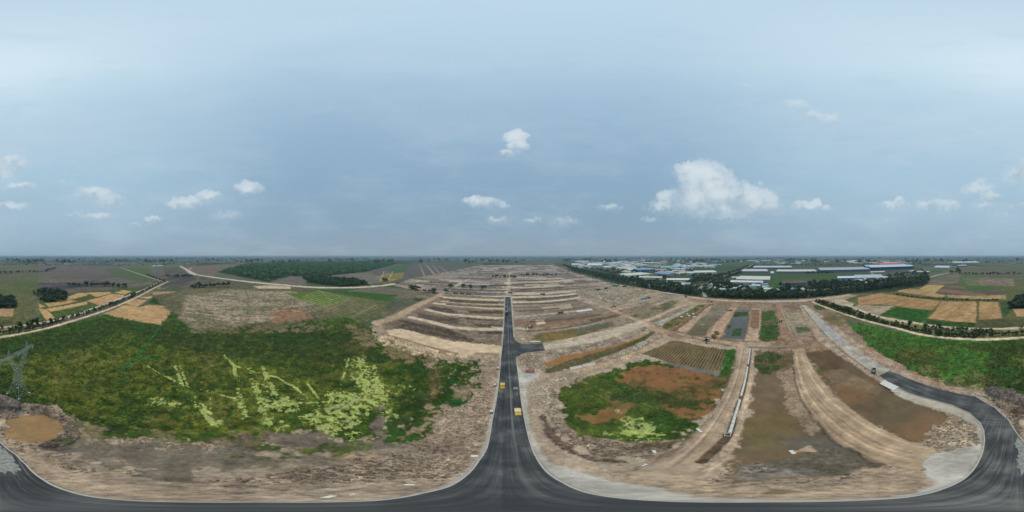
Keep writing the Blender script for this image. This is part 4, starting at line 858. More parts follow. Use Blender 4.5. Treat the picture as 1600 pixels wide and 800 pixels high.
# ------------------------------------------------------------------ loose growth and clods too many to count
rng = np.random.default_rng(11)
def leaf_mat(name, col, var=.35, vcol=False):
    m, t, b = new_mat(name)
    pos = t.n('ShaderNodeNewGeometry').outputs['Position']
    rnd = t.n('ShaderNodeObjectInfo').outputs['Random']
    n = t.noise(pos, .7, 4, .6)
    f = t.m('MULTIPLY_ADD', t.m('SUBTRACT', n, .5), var*3, t.m('MULTIPLY_ADD', rnd, .85, .58))
    base = t.n('ShaderNodeAttribute', attribute_name='col').outputs['Color'] if vcol else t.mix(rnd, lin4(col), lin4(tuple(c*k for c, k in zip(col, (1.12, 1.08, .95)))))
    v = t.vm('SCALE', base); t.put(v.inputs['Scale'], f)
    t.put(b.inputs['Base Color'], v.outputs[0]); b.inputs['Roughness'].default_value = .7; b.inputs['Specular IOR Level'].default_value = .2
    return m
def scatter(name, pos, size, col, tv, tf, mtl, rot=True, sq=None):
    n = len(pos); k = len(tv); a = rng.random(n)*6.283
    ca, sa = np.cos(a), np.sin(a)
    tv = np.array(tv); v = np.empty((n, k, 3))
    s = size[:, None]
    v[..., 0] = (tv[None, :, 0]*ca[:, None]-tv[None, :, 1]*sa[:, None])*s
    v[..., 1] = (tv[None, :, 0]*sa[:, None]+tv[None, :, 1]*ca[:, None])*s
    v[..., 2] = tv[None, :, 2]*s*(1 if sq is None else sq[:, None])
    v *= (1+.35*(rng.random((n, k, 1))-.5)); v += pos[:, None, :]
    tf = np.array(tf); nf, q = tf.shape
    fidx = (tf[None]+(np.arange(n)*k)[:, None, None]).reshape(-1, q)
    me = bpy.data.meshes.new(name); me.vertices.add(n*k); me.vertices.foreach_set('co', v.astype(np.float32).ravel())
    me.loops.add(fidx.size); me.loops.foreach_set('vertex_index', fidx.astype(np.int32).ravel())
    me.polygons.add(len(fidx)); me.polygons.foreach_set('loop_start', np.arange(0, fidx.size, q, dtype=np.int32)); me.update(calc_edges=True)
    at = me.attributes.new('col', 'FLOAT_COLOR', 'POINT')
    c = np.concatenate([np.repeat(col, k, 0), np.ones((n*k, 1))], 1); at.data.foreach_set('color', c.astype(np.float32).ravel())
    me.materials.append(mtl)
    return link(name, me)
tv, tf = [], []
for i in range(6):
    a = i*1.047+random.uniform(-.3, .3); c, s_ = math.cos(a), math.sin(a); w = .24; z = random.uniform(.35, .85); k = len(tv); o_ = random.uniform(.7, 1.1)
    tv += [(.08*c+w*s_, .08*s_-w*c, -.06), (.08*c-w*s_, .08*s_+w*c, -.06), (o_*c-w*.9*s_, o_*s_+w*.9*c, z), (o_*c+w*.9*s_, o_*s_-w*.9*c, z)]
    tf.append((k, k+1, k+2, k+3))
M_WEED = leaf_mat('weed_leaves', (60, 84, 36), .3, True)
def pick(mask, n, jit):
    id_ = np.nonzero(mask)[0]; w = (RD[id_]**1.2); w /= w.sum()
    id_ = rng.choice(id_, min(n, len(id_)), replace=False, p=w)
    p = np.stack([X[id_], Y[id_], HT[id_]], -1); p[:, :2] += (rng.random((len(id_), 2))-.5)*jit*RD[id_][:, None]*.012
    return id_, p
grn = (CO[:, 1] > CO[:, 0]*1.05)
id_, p = pick((VEG > .8) & (RD > 45) & (RD < 190) & (ALG < .2) & grn & (CAT != 0), 15000, 1.0)
cl = CO[id_]*(.85+.5*rng.random((len(id_), 1)))*np.stack([1+.4*(rng.random(len(id_))-.4), np.ones(len(id_)), .9+.2*rng.random(len(id_))], -1)
tag(scatter('marsh_weeds', p, .28+.6*rng.random(len(id_))**2.5, cl, tv, tf, M_WEED), 'rank green weeds and reeds growing all over the marsh', 'weeds', kind='stuff')
id_, p = pick((RUB > .65) & (WET < .2) & (RD > 14) & (RD < 120) & (d < -1.5) & (ALG < .2), 9000, 1.0)
ov = [(1, 0, .1), (0, 1, .05), (-1, 0, .1), (0, -1, 0), (.1, .1, .8), (0, 0, -.5)]; of = [(0, 1, 4), (1, 2, 4), (2, 3, 4), (3, 0, 4), (1, 0, 5), (2, 1, 5), (3, 2, 5), (0, 3, 5)]
tag(scatter('soil_clods', p, .07+.22*rng.random(len(id_))**3*2, CO[id_]*(.7+.6*rng.random((len(id_), 1))), ov, of, leaf_mat('clod_earth', (120, 100, 84), .2, True)), 'loose clods and stones strewn over the bare soil', 'clods', kind='stuff')

# ------------------------------------------------------------------ trees
M_BARK = mat('bark', (92, 80, 66), .9, .3, 6)
LEAF = [leaf_mat('leaf_dark_green', (46, 66, 37)), leaf_mat('leaf_mid_green', (56, 78, 42)), leaf_mat('leaf_olive_green', (66, 82, 46)), leaf_mat('leaf_blue_green', (48, 70, 48))]
def crown_mesh(seed, rx, h0, h1, n, leaf, lobes, mt, name='crown'):
    r = random.Random(seed); b = MB(); L = []
    for i in range(lobes):
        a = r.uniform(0, 6.28); q = r.uniform(.1, .75)*rx; z = r.uniform(h0+.15*(h1-h0), h1*.88)
        L.append((q*math.cos(a), q*math.sin(a), z, r.uniform(.32, .6)*rx))
    L.append((0, 0, h1-.35*rx, .5*rx))
    for i in range(n):
        cx, cy, cz, cr = r.choice(L)
        v = Vector((r.gauss(0, 1), r.gauss(0, 1), r.gauss(0, 1))).normalized()*cr*r.uniform(.6, 1.12); v.z *= .8
        p = Vector((cx, cy, cz))+v; p.z = max(p.z, h0*.9)
        nrm = (v.normalized()+Vector((r.uniform(-.6, .6), r.uniform(-.6, .6), r.uniform(-.1, .9)))).normalized()
        u = nrm.orthogonal().normalized(); u.rotate(Matrix.Rotation(r.uniform(0, 6.28), 3, nrm)); w = nrm.cross(u); s = leaf*r.uniform(.6, 1.3)
        b.add([p-u*s-w*s*.5, p+u*s*.8-w*s*.7, p+u*s+w*s*.6, p-u*s*.6+w*s*.8], [(0, 1, 2, 3)])
    return b.mesh(name, mt)
def trunk_mesh(seed, h, r0, rx, h0):
    r = random.Random(seed); b = MB()
    b.tube((0, 0, -.3), (r.uniform(-.2, .2), r.uniform(-.2, .2), h*.6), r0, r0*.6, 6); b.tube((0, 0, h*.58), (0, 0, h*.9), r0*.6, r0*.2, 5)
    for i in range(5):
        a = i*1.26+r.uniform(0, .6); z = r.uniform(h0*.8, h*.6)
        b.tube((0, 0, z), (math.cos(a)*rx*.6, math.sin(a)*rx*.6, z+rx*.6), r0*.4, r0*.12, 5)
    return b.mesh('trunk', M_BARK)
PROTO = {}
def tree_kind(k, h, rx, mt, n, leaf, lobes, h0=.28, var=3):
    PROTO[k] = [(crown_mesh(hash_i(k)+i, rx, h*h0, h, n, leaf, lobes, mt), trunk_mesh(hash_i(k)+i, h, .02*h+.06, rx, h*h0), h) for i in range(var)]
def hash_i(s): return sum(ord(c)*(i+3) for i, c in enumerate(s))
tree_kind('broad', 11, 4.6, LEAF[0], 230, .75, 7); tree_kind('round', 8.5, 3.7, LEAF[1], 190, .62, 6); tree_kind('tall', 13, 3.2, LEAF[3], 210, .66, 7, .2)
tree_kind('bush', 3.6, 2.2, LEAF[1], 120, .42, 5, .1); tree_kind('slim', 5.4, 1.7, LEAF[2], 120, .40, 5, .2); tree_kind('dense', 9.5, 4.2, LEAF[3], 220, .72, 7, .12)
TN = 0
def tree(k, x, y, s, label, group, name='tree'):
    global TN
    cm, tm, h = random.choice(PROTO[k]); TN += 1
    if isinstance(label, Seg):
        label = label((x, y)); group = group+', '+label.split('tree ')[-1].split('bush ')[-1][:40]
    t = thing(name, (x, y, gz(x, y)-.05), random.uniform(0, 6.28), label, 'tree' if name != 'bush' else 'bush', group)
    t.scale = (s*random.uniform(.88, 1.15), s*random.uniform(.88, 1.15), s*random.uniform(.85, 1.15))
    link('trunk' if name != 'bush' else 'stem', tm, t); link('crown' if name != 'bush' else 'foliage', cm, t)
def along(s, step, jit, lo=.6, p=1.0):
    pts = PP(s) if isinstance(s, str) else s
    out = []; L = 0
    for (x0, y0), (x1, y1) in zip(pts, pts[1:]):
        d_ = math.hypot(x1-x0, y1-y0); q = 0
        while q < d_:
            if random.random() < p: out.append((x0+(x1-x0)*q/d_+random.uniform(-jit, jit), y0+(y1-y0)*q/d_+random.uniform(-jit, jit)))
            q += step*random.uniform(lo, 1.5)
    return out
def inside(s, n):
    pts = PP(s); xs = [q[0] for q in pts]; ys = [q[1] for q in pts]; out = []
    while len(out) < n:
        x, y = random.uniform(min(xs), max(xs)), random.uniform(min(ys), max(ys))
        if sdist(pts, np.array([x]), np.array([y]))[0] > 0: out.append((x, y))
    return out
class Seg:                                   # label by the stretch of the row a tree stands in
    def __init__(s, *st): s.st = st
    def __call__(s, q):
        x = 800+math.degrees(math.atan2(q[0], q[1]))/.225
        if s.wrap and x < 800: x += 1600
        for lim, l in s.st:
            if x < lim: return l
        return s.st[-1][1]
    wrap = False
BELT = Seg((960, 'dark tree at the far left tapering end of the belt below the estate'), (1000, 'dark tree of the belt beside the teal hut at the site corner'), (1045, 'dark tree of the belt below the pale green roof'), (1100, 'dark tree of the belt left of the estate entrance road'), (1150, 'dark tree of the belt just right of the estate entrance road'), (1200, 'dark tree of the belt below the white sawtooth factory'), (1262, 'dark tree of the belt below the bare concrete block'), (1320, 'dark tree of the belt between concrete block and pale bare plots'), (1370, 'dark tree of the belt above the broad straw field'), (9999, 'dark tree at the right end of the belt above the straw fields'))
CANR = Seg((1330, 'tree of the right canal row beside the pale bare plots at its top end'), (1375, 'tree of the right canal row beside the grey ploughed plot'), (1440, 'tree of the right canal row opposite the bright green plot'), (1480, 'tree of the thick clump on the right canal below the straw field'), (1535, 'tree between the right canal tracks below the two large straw fields'), (9999, 'low bush between the right canal tracks near the picture edge'))
CANL = Seg((60, 'tree on the left canal bank close behind the pylons'), (120, 'tree on the left canal bank beside the first green plot'), (190, 'tree on the left canal bank beside the largest straw field'), (9999, 'tree on the left canal bank near the canal bend'))
G = 'trees of the belt in front of the industrial estate'; Lb = BELT
for q in along('1000 449.5 1045 455 1090 461.5', 8, 3): tree(random.choice(['broad', 'dense']), q[0], q[1], random.uniform(1.0, 1.4), Lb, G)
for q in along('1112 463.5 1160 466.5 1195 466.5', 5.6, 2): tree(random.choice(['round', 'broad']), q[0], q[1], random.uniform(.95, 1.3), Lb, G)
for q in along('1198 466 1260 464.5 1300 461.5 1330 457.5', 6.5, 2): tree(random.choice(['round', 'dense', 'broad']), q[0], q[1], random.uniform(.85, 1.2), Lb, G)
for q in along('1335 457 1365 453.5 1395 450 1430 447', 10, 4): tree(random.choice(['broad', 'dense']), q[0], q[1], random.uniform(1.0, 1.4), Lb, G)
for q in along('890 424 930 434 970 443.5 1000 449', 18, 6): tree(random.choice(['broad', 'tall']), q[0], q[1], random.uniform(1.1, 1.5), Lb, G)
for q in inside('1046 457 1072 458 1075 450 1048 449', 8): tree('broad', q[0], q[1], random.uniform(1.1, 1.45), 'big dark tree in the clump standing forward of the white sheds', 'big trees of the clump before the white sheds')
for q in inside('1088 462 1118 463 1117 456 1090 456', 7): tree('dense', q[0], q[1], random.uniform(1.1, 1.3), 'tree beside the estate entrance road at the edge of the bare site', 'trees beside the estate entrance road')
G = 'trees along the canal on the right'; Lb = CANR
for q in along('1276 472 1300 480 1330 490 1365 500 1400 508 1440 518', 5.4, 2.0): tree(random.choice(['slim', 'slim', 'round', 'bush']), q[0], q[1], random.uniform(.85, 1.25), Lb, G)
for q in along('1282 471.5 1310 481 1345 491 1375 499', 14, 2.0): tree(random.choice(['slim', 'bush']), q[0], q[1], random.uniform(.7, 1.1), Lb, G)
for q in inside('1442 522 1470 526 1470 514 1446 511', 11): tree(random.choice(['round', 'slim']), q[0], q[1], random.uniform(.55, .85), Lb, G)
for q in inside('1478 526 1524 529 1522 520 1482 518', 10): tree(random.choice(['slim', 'bush']), q[0], q[1], random.uniform(.6, .95), Lb, G)
for x, y in ((1483, 522), (1527, 520), (1532, 521), (1541, 521.5), (1552, 521.5)): tree('round', *P(x, y), .62, Lb, G)
for q in along('1530 524 1560 523 1590 521 1640 515', 7, 1.2, p=.8): tree('bush', q[0], q[1], random.uniform(.45, .7), Lb, G)
G = 'trees along the canal on the left'; Lb = CANL
for q in along('24 512.5 60 507 100 499', 6.5, 2): tree(random.choice(['slim', 'round', 'bush']), q[0], q[1], random.uniform(.6, .95), Lb, G)
for q in along('100 498.5 150 485 180 475 205 465 230 453 252 441', 10, 1.8): tree(random.choice(['slim', 'bush', 'bush']), q[0], q[1], random.uniform(.6, 1.0), Lb, G)
for x, y in ((52, 507), (58, 506), (48, 508), (206, 463.5), (209, 462), (176, 476.5), (172, 478)): tree('round', *P(x, y), .85, Lb, G)
for q in along('258 441 240 435 228 430', 11, 3): tree('round', q[0], q[1], .9, 'dark tree lining the far track beyond the canal bend', 'trees lining the far track')
for q in inside('52 459 70 453 100 458 102 470 72 471', 16): tree('dense', q[0], q[1], random.uniform(.65, .9), 'dark tree of the grove between the straw coloured fields on the left', 'trees of the grove between the fields')
for q in inside('-22 482 0 481 25 479 22 467 -10 466', 13): tree('dense', q[0], q[1], random.uniform(.8, 1.05), 'tree of the dark grove beside the straw fields behind the pylons', 'trees of the grove behind the pylons')
for q in along('298 450.5 312 450 326 449', 5, 1.5): tree('round', q[0], q[1], .75, 'tree in the short row at the upper edge of the dry plain', 'trees at the edge of the dry plain')
for x, y in ((165, 443), (168, 443), (192, 452), (197, 452), (186, 451)): tree('round', *P(x, y), .9, 'lone tree among the bare plots beyond the straw fields', 'lone trees among the bare plots')
G = 'bushes of the field hedge on the right'; Lb = 'dark bush in the long hedge crossing the straw fields on the right'
for q in along('1398 460.5 1425 464.5 1450 466.5 1490 468.5 1530 469.5 1562 470', 11, 1.2): tree('bush', q[0], q[1], random.uniform(.8, 1.25), Lb, G, 'bush')
n_ind = TN
# trees further off, past counting: one mass of crowns
fv, ff = [], []
r_ = random.Random(5)
for i in range(26):
    v = Vector((r_.gauss(0, 1), r_.gauss(0, 1), abs(r_.gauss(0, 1)))).normalized(); p = v*r_.uniform(.65, 1.05)+Vector((0, 0, .75)); nrm = (v+Vector((0, 0, r_.uniform(-.2, .8)))).normalized()
    u = nrm.orthogonal().normalized(); u.rotate(Matrix.Rotation(r_.uniform(0, 6.28), 3, nrm)); w = nrm.cross(u); s = r_.uniform(.28, .45); k = len(fv)
    fv += [tuple(p-u*s-w*s*.5), tuple(p+u*s*.8-w*s*.7), tuple(p+u*s+w*s*.6), tuple(p-u*s*.6+w*s*.8)]; ff.append((k, k+1, k+2, k+3))
M_FAR = leaf_mat('far_leaves', (50, 70, 40), .3, True)
def mass(name, label, pts, size, col, spread=.35):
    pts = np.array(pts); n = len(pts); p3 = np.concatenate([pts, np.zeros((n, 1))], 1)
    c = alb(col)[None]*(1-spread+2*spread*rng.random((n, 1)))
    tag(scatter(name, p3, size*(.7+.6*rng.random(n)), c, fv, ff, M_FAR, sq=.8+.5*rng.random(n)), label, 'trees', kind='stuff')
pts = inside('345 424 386 413.2 440 410.5 520 409.5 600 408 622 411.5 572 424 520 430 470 430.5 440 433 418 440 396 435 368 429.5', 3600)
mass('woodland', 'broad dark wood behind the pale construction road', pts, 6.8, (54, 88, 50), .35)
mass('plantation', 'low dark plantation between the wood and the construction road', inside('472 435 500 433 556 437 575 444 536 448 484 441', 420), 4.2, (44, 72, 42), .3)
pts = along('1276 472.3 1300 481 1330 491 1365 501 1400 509 1442 519', 2.2, 1.5)+along('1282 471 1310 480.5 1345 491 1375 499', 4, 1.5)+along('1442 518 1470 522 1500 525 1525 525', 1.8, 3)+along('-5 514 30 512 60 507 100 499 150 485 205 465 252 441', 5, 1.6)+along('1500 524.5 1550 524 1600 521 1650 514.5 1700 502', 2.6, 1.2)+along('1450 512 1500 517 1550 518', 3.5, 1)
mass('canal_scrub', 'low dark scrub filling the strips along both canals', pts, 1.9, (46, 66, 38), .35)
pts = along('1400 460.5 1425 464.6 1450 466.6 1490 468.6 1530 469.6 1562 470', 2.6, .8)
mass('hedge', 'continuous dark hedge crossing the straw fields on the right', pts, 1.5, (46, 66, 38), .3)
pts = []
for s, st in (('1120 461 1180 462.5 1250 461 1310 457.5 1360 452 1400 447', 6), ('1122 463 1180 464.5 1250 463 1310 459.5', 6), ('1000 447.5 1045 452 1090 459', 6), ('1010 445 1040 449 1085 456', 8), ('1048 455 1075 457', 5), ('1120 458 1190 459', 8), ('1205 457.5 1255 457', 7), ('1340 454 1390 449 1430 445', 7), ('1330 451 1390 447 1440 443', 8), ('985 436 1005 441', 7), ('1030 433 1045 436', 8), ('1046 444 1060 447', 6), ('1085 437 1105 437', 8),('1035 428 1070 430', 10), ('1000 427 1030 427.5', 11), ('960 418 1000 418.5', 14), ('940 413 1000 413', 22), ('1060 421 1085 424', 12), ('880 414 900 423 940 433 985 442 1010 445 1040 448', 9), ('895 419 930 428 980 437 1030 442', 10), ('905 417 960 428 1010 436', 16), ('1062 452 1092 452', 7), ('1075 443 1100 441 1130 431 1150 425 1170 416', 9), ('1100 449 1125 438 1165 424 1180 415', 9),
              ('1114 455 1150 452 1170 455', 7), ('1130 447 1158 449', 8), ('1222 455 1258 453.5', 6), ('1222 449 1232 451', 5), ('1232 447 1258 446', 6), ('1275 447 1305 442 1312 445', 7), ('1262 455 1300 452 1345 447', 6), ('1270 450 1300 447 1340 444', 8), ('1318 442 1340 443 1360 444 1390 440', 8),
              ('1350 449 1390 445 1435 440', 7), ('1380 434 1410 432 1445 430 1450 436 1440 442', 10), ('1385 438 1420 437 1448 440', 8), ('1400 431 1440 424 1452 430', 14), ('1395 444 1440 446 1452 440', 8), ('1485 427 1500 425 1494 420', 14), ('1500 428.8 1560 429.4 1620 428', 12), ('1260 427 1300 428', 10),
              ('0 426.5 30 427 70 425 86 420', 14), ('0 414 100 414.5 200 416 300 412 340 411', 34), ('300 449.5 360 448', 8), ('645 452.5 700 458.5', 22), ('770 434 790 434 808 434.5', 9), ('815 431.5 850 432 870 430', 12), ('700 449.5 760 452', 20), ('598 439 606 441', 5), ('640 452 655 453', 9)):
    for q in along(s, st, st*.35): pts.append(q)
mass('distant_trees', 'dark tree lines in and around the industrial estate and the far fields', pts, 5.2, (40, 62, 38), .3)
pts = inside('1583 480 1605 481 1612 469 1588 468', 60)+inside('50 457 75 453.5 102 459 103 470 75 473 62 468', 130)+inside('-22 482 0 481 25 479.5 22 467 -10 466', 90)
mass('thicket', 'dark thickets among the straw fields at both edges of the view', pts, 4.0, (36, 56, 34), .2)
pts = inside('1190 413.5 1300 412.5 1440 409.5 1446 414 1340 416 1190 415.5', 260)+inside('1020 406.5 1330 406.5 1440 407.5 1440 410 1200 411 1020 410', 500)+inside('930 421 985 421 1000 428 960 430', 60)+inside('1048 423 1090 424 1095 428 1060 430 1044 428', 40)+inside('1080 430 1120 430 1105 440 1080 443', 60)+inside('1105 446 1140 438 1142 452 1108 453', 55)+inside('1262 441 1308 441 1335 446 1300 452 1265 450', 110)+inside('1345 440 1390 438 1440 432 1450 442 1400 448 1350 450', 150)+along('110 447.5 150 446.5 200 448', 6, 3)+along('262 433 280 433.5 300 432', 6, 4)
mass('estate_trees', 'scattered trees between the sheds of the industrial estate and in the far plain', pts, 4.6, (44, 68, 42), .35)
pts = []
for i in range(3600):
    a = random.uniform(0, 6.283); r = 1700*math.exp(random.uniform(0, 2.0)); k = math.sin(a*9+r/700)+math.sin(a*23-r/400)+random.uniform(-1, 1)
    if k > .5: pts.append((r*math.sin(a), r*math.cos(a)))
mass('far_woods', 'far belts of woodland fading into the haze along the horizon', pts, 17.0, (40, 58, 38), .3)

# ------------------------------------------------------------------ industrial estate
M_GLASS = mat('dark_glass', (58, 66, 74), .2, .1, 1); M_DOOR = mat('roller_door', (120, 126, 130), .6, .1, .8)
def paintm(c): return mat('sheet_%d_%d_%d' % c, tuple(v*.95 for v in c), .55, .16, .09)
def shed(a, b, depth, h, wall, roof, label, bays=1, cat='factory', group=None, name='factory', doors=True, roof_h=None, flip=False):
    A = Vector(P(*a)); B = Vector(P(*b)); L = (B-A).length; ux = (B-A).normalized(); uy = Vector((-ux.y, ux.x))
    if uy.dot(A+B) < 0: uy = -uy
    rz = math.atan2(ux.y, ux.x); sgn = 1 if uy.dot(Vector((-ux.y, ux.x))) > 0 else -1
    t = thing(name, (A.x, A.y, 0), rz, label, cat, group)
    D = depth*sgn; y0, y1 = min(0, D), max(0, D)
    w = MB(); w.box((L/2, (y0+y1)/2, h/2-.5), (L, y1-y0, h+1)); w.build('wall', paintm(wall), t)
    rh = roof_h if roof_h else max(1.2, (y1-y0)/bays*.09); rb = MB(); bd = (y1-y0)/bays
    for i in range(bays):
        ya, yb = y0+i*bd, y0+(i+1)*bd; e = .5
        rb.add([(-e, ya-e*(i == 0), h), (L+e, ya-e*(i == 0), h), (L+e, (ya+yb)/2, h+rh), (-e, (ya+yb)/2, h+rh), (L+e, yb+e*(i == bays-1), h), (-e, yb+e*(i == bays-1), h)],
               [(0, 1, 2, 3), (3, 2, 4, 5), (0, 3, 5), (1, 4, 2)])
    rb.build('roof', paintm(roof), t)
    if doors:
        fy = 0-.06*sgn
        n = max(2, int(L/22))
        for i in range(n):
            m = MB(); m.box((L*(i+.5)/n, fy, 2.0), (4.2, .12, 4.0)); o = m.build('door', M_DOOR, t)
        m = MB(); m.box((L/2, fy, h*.78), (L*.92, .10, h*.10)); m.build('window', M_GLASS, t)
    return t
W1 = (196, 200, 196); W2 = (214, 214, 206); GR = (150, 156, 162); BLG = (112, 124, 142)
shed((1159, 427), (1200, 427), 95, 10, (138, 140, 148), (200, 200, 200), 'long grey shed with pale roof left of the narrow white gable shed', 2)
shed((1177, 420.4), (1238, 420.2), 110, 10, (112, 122, 132), (190, 198, 206), 'long low shed with pale roof in the back row behind two grey sheds', 2)
shed((1213, 427), (1276, 426.8), 85, 9, (132, 138, 142), (206, 206, 202), 'long shed with bright pale roof between the white shed and the brown cornered hall', 2)
shed((1204, 429), (1209, 429), 60, 6, (180, 184, 184), (206, 208, 206), 'narrow white gable shed between two long pale roofed sheds', 1)
t = shed((1281, 426.2), (1359, 424.3), 120, 13, (110, 116, 138), (176, 180, 186), 'very long slate blue hall with grey roof left of the bright blue hall', 2)
m = MB(); m.box((-.1, -.1, 6), (3.0, .5, 12)); m.build('corner_panel', paintm((150, 84, 70)), t)
shed((1360, 422.5), (1428, 419.8), 150, 17, (34, 70, 130), (196, 212, 226), 'huge bright blue hall with white roof at the end of the long halls', 2)
shed((1376, 416.2), (1412, 414.6), 160, 15, (190, 196, 204), (206, 96, 76), 'hall with orange red roof behind the bright blue hall', 2)
# concrete office block with openings
A_ = (1222, 451); t = shed(A_, (1259, 450), 16, 14.5, (142, 138, 134), (120, 92, 80), 'bare concrete block with brown roof standing among trees', 1, 'building', name='office_block', doors=False, roof_h=1.6)
Lb_ = (Vector(P(1259, 450))-Vector(P(*A_))).length; sg = 1
uy_ = t.rotation_euler.z
test = Vector((-math.sin(uy_), math.cos(uy_))).dot(Vector(P(*A_))); sg = 1 if test > 0 else -1
wm = MB(); wm.box((0, 0, 0), (2.6, .2, 2.0)); wme = wm.mesh('window', M_GLASS)
for fl in range(4):
    for k in range(10):
        o = link('window', wme, t); o.location = (Lb_*(k+.5)/10, -.03*sg, 2.2+fl*3.4)
shed((1141, 444.5), (1192, 445.5), 30, 7.5, (196, 198, 190), (222, 220, 212), 'white roofed factory in front of the sawtooth roofs beside the green paddock', 1)
shed((1150, 440.5), (1203, 441.5), 75, 9, (176, 178, 172), (214, 210, 200), 'large factory with several white sawtooth roofs beside the green paddock', 4, roof_h=2.4)
shed((1143, 436.2), (1191, 436.2), 22, 6, (206, 206, 198), (216, 214, 206), 'slim white shed behind the white sawtooth factory', 1)
shed((1309, 438.5), (1337, 438), 40, 8.5, (150, 176, 206), (214, 222, 230), 'pale blue walled factory with white roof left of the grey roofed works', 1)
shed((1338, 437.5), (1384, 436.2), 85, 7, (150, 160, 168), (186, 194, 202), 'wide grey roofed works among trees below the bright blue hall', 3, roof_h=2.4)
shed((1336, 440.8), (1350, 441.5), 18, 6, (140, 96, 98), (204, 206, 204), 'small maroon walled building at the corner of the grey roofed works', 1)
shed((1361, 427.2), (1383, 426.2), 25, 5, (190, 186, 168), (222, 216, 196), 'cream roofed shed just in front of the bright blue hall', 1)
shed((1420, 425.2), (1449, 426.8), 40, 5, (190, 186, 180), (214, 208, 202), 'long low pale shed right of the bright blue hall above the tree belt', 2)
shed((1041, 441.2), (1078, 441.4), 34, 8, (200, 202, 194), (226, 226, 216), 'wide white roofed factory behind the big tree clump', 2)
shed((1057, 446), (1078, 446.6), 14, 6, (184, 190, 190), (204, 210, 208), 'small pale shed in front of the wide white roofed factory', 1)
shed((1086, 429.4), (1120, 428.6), 70, 10, (206, 206, 190), (218, 216, 202), 'long cream factory left of the tree lined estate road', 2)
shed((1073, 429.6), (1085, 429.6), 50, 8, (186, 192, 196), (200, 206, 206), 'grey white shed joined to the left end of the cream factory', 1)
shed((978, 434.2), (1014, 431.2), 70, 8, (184, 192, 180), (206, 212, 194), 'broad low shed with pale green roof by the end of the dark tree belt', 2)
shed((998, 436.5), (1034, 437.2), 30, 7, (178, 182, 168), (212, 210, 194), 'cream roofed shed half hidden by trees below the pale green roof', 1)
shed((996, 424.4), (1024, 423.2), 70, 9, (62, 100, 150), (128, 166, 200), 'shed with light blue roof behind the pale green roofed shed', 2)
shed((1024, 424.6), (1042, 424.4), 60, 8, (150, 140, 138), (176, 140, 134), 'shed with dull pink roof right of the light blue roof', 1)
shed((1032, 420.6), (1062, 420.4), 90, 10, (120, 160, 160), (140, 186, 184), 'long teal roofed shed behind the pink roofed shed', 2)
shed((962, 421.6), (994, 422), 90, 8, (180, 178, 162), (200, 196, 176), 'long beige roofed shed left of the light blue roof', 2)
shed((917, 415.9), (940, 416.1), 120, 9, (196, 204, 200), (216, 224, 212), 'wide pale shed above the dark belt at its far left end', 1)
shed((893, 415.2), (905, 415.2), 90, 9, (190, 200, 200), (206, 216, 214), 'small pale shed at the far left end of the tree belt', 1)
shed((1459, 419.8), (1482, 420.4), 90, 9, (190, 194, 204), (206, 210, 214), 'pale shed above the straw fields right of the blue hall', 1)
shed((1490, 412.6), (1530, 412.2), 160, 14, (196, 196, 190), (216, 216, 210), 'far white works with long roof above the right hand fields', 2)
shed((1497, 416.9), (1511, 416.8), 60, 8, (110, 104, 150), (170, 170, 190), 'violet walled shed below the far white works', 1)
# the rest of the estate, small and hazy: alike sheds
fl = 'small pale roofed shed among many in the hazy far part of the industrial estate'
roofs = [(206, 208, 204), (186, 196, 184), (180, 194, 206), (140, 178, 182), (196, 190, 168), (222, 224, 224), (130, 156, 192), (176, 168, 160)]
rs = random.Random(3)
AREAS = ('small pale shed in the rows above the left end of the dark belt', 'shed in the dense estate block around the blue and teal roofs', 'shed standing between the teal roof and the tree lined estate road', 'small pale shed in the hazy far band beyond the estate road')
for i in range(225):
    q = rs.random() if i < 190 else .9
    if q < .34: x, y, fl = rs.uniform(905, 1000), rs.uniform(409.5, 419), AREAS[0]
    elif q < .62: x, y, fl = rs.uniform(960, 1075), rs.uniform(411, 431), AREAS[1]
    elif q < .8: x, y, fl = rs.uniform(1040, 1120), rs.uniform(412, 420), AREAS[2]
    else: x, y, fl = rs.uniform(900 if i < 190 else 1180, 1420), rs.uniform(406.5, 410.5 if i < 190 else 413.5), AREAS[3]
    if y > 418+max(0, (x-900))*.17 or (978 < x < 1042 and 420 < y < 438 and rs.random() < .6): continue
    c = P(x, y); L = rs.uniform(35, 100)*(1 if y > 412 else 1.7); cx, cy = c
    ri = rs.randrange(8); rf = roofs[ri]; fl = fl.replace('small pale ', '').replace('shed ', ['white', 'pale grey green', 'pale blue', 'teal', 'beige', 'bright white', 'blue', 'tan grey'][ri]+' roofed shed ', 1)
    t = thing('shed', (cx, cy, 0), rs.choice([0, math.pi/2])+.03, fl, 'shed', 'estate '+fl.replace('shed ', 'sheds ', 1)[:44])
    D = rs.uniform(22, 50)*(1 if y > 412 else 1.5); h = rs.uniform(6, 10)
    m = MB(); m.box((0, 0, h/2), (L, D, h)); m.build('wall', paintm(rs.choice([W1, GR, W2, (160, 170, 176)])), t)
    m = MB(); m.add([(-L/2-.4, -D/2-.4, h), (L/2+.4, -D/2-.4, h), (L/2+.4, 0, h+D*.09), (-L/2-.4, 0, h+D*.09), (L/2+.4, D/2+.4, h), (-L/2-.4, D/2+.4, h)], [(0, 1, 2, 3), (3, 2, 4, 5), (0, 3, 5), (1, 4, 2)]); m.build('roof', paintm(rf), t)
rh = random.Random(21)
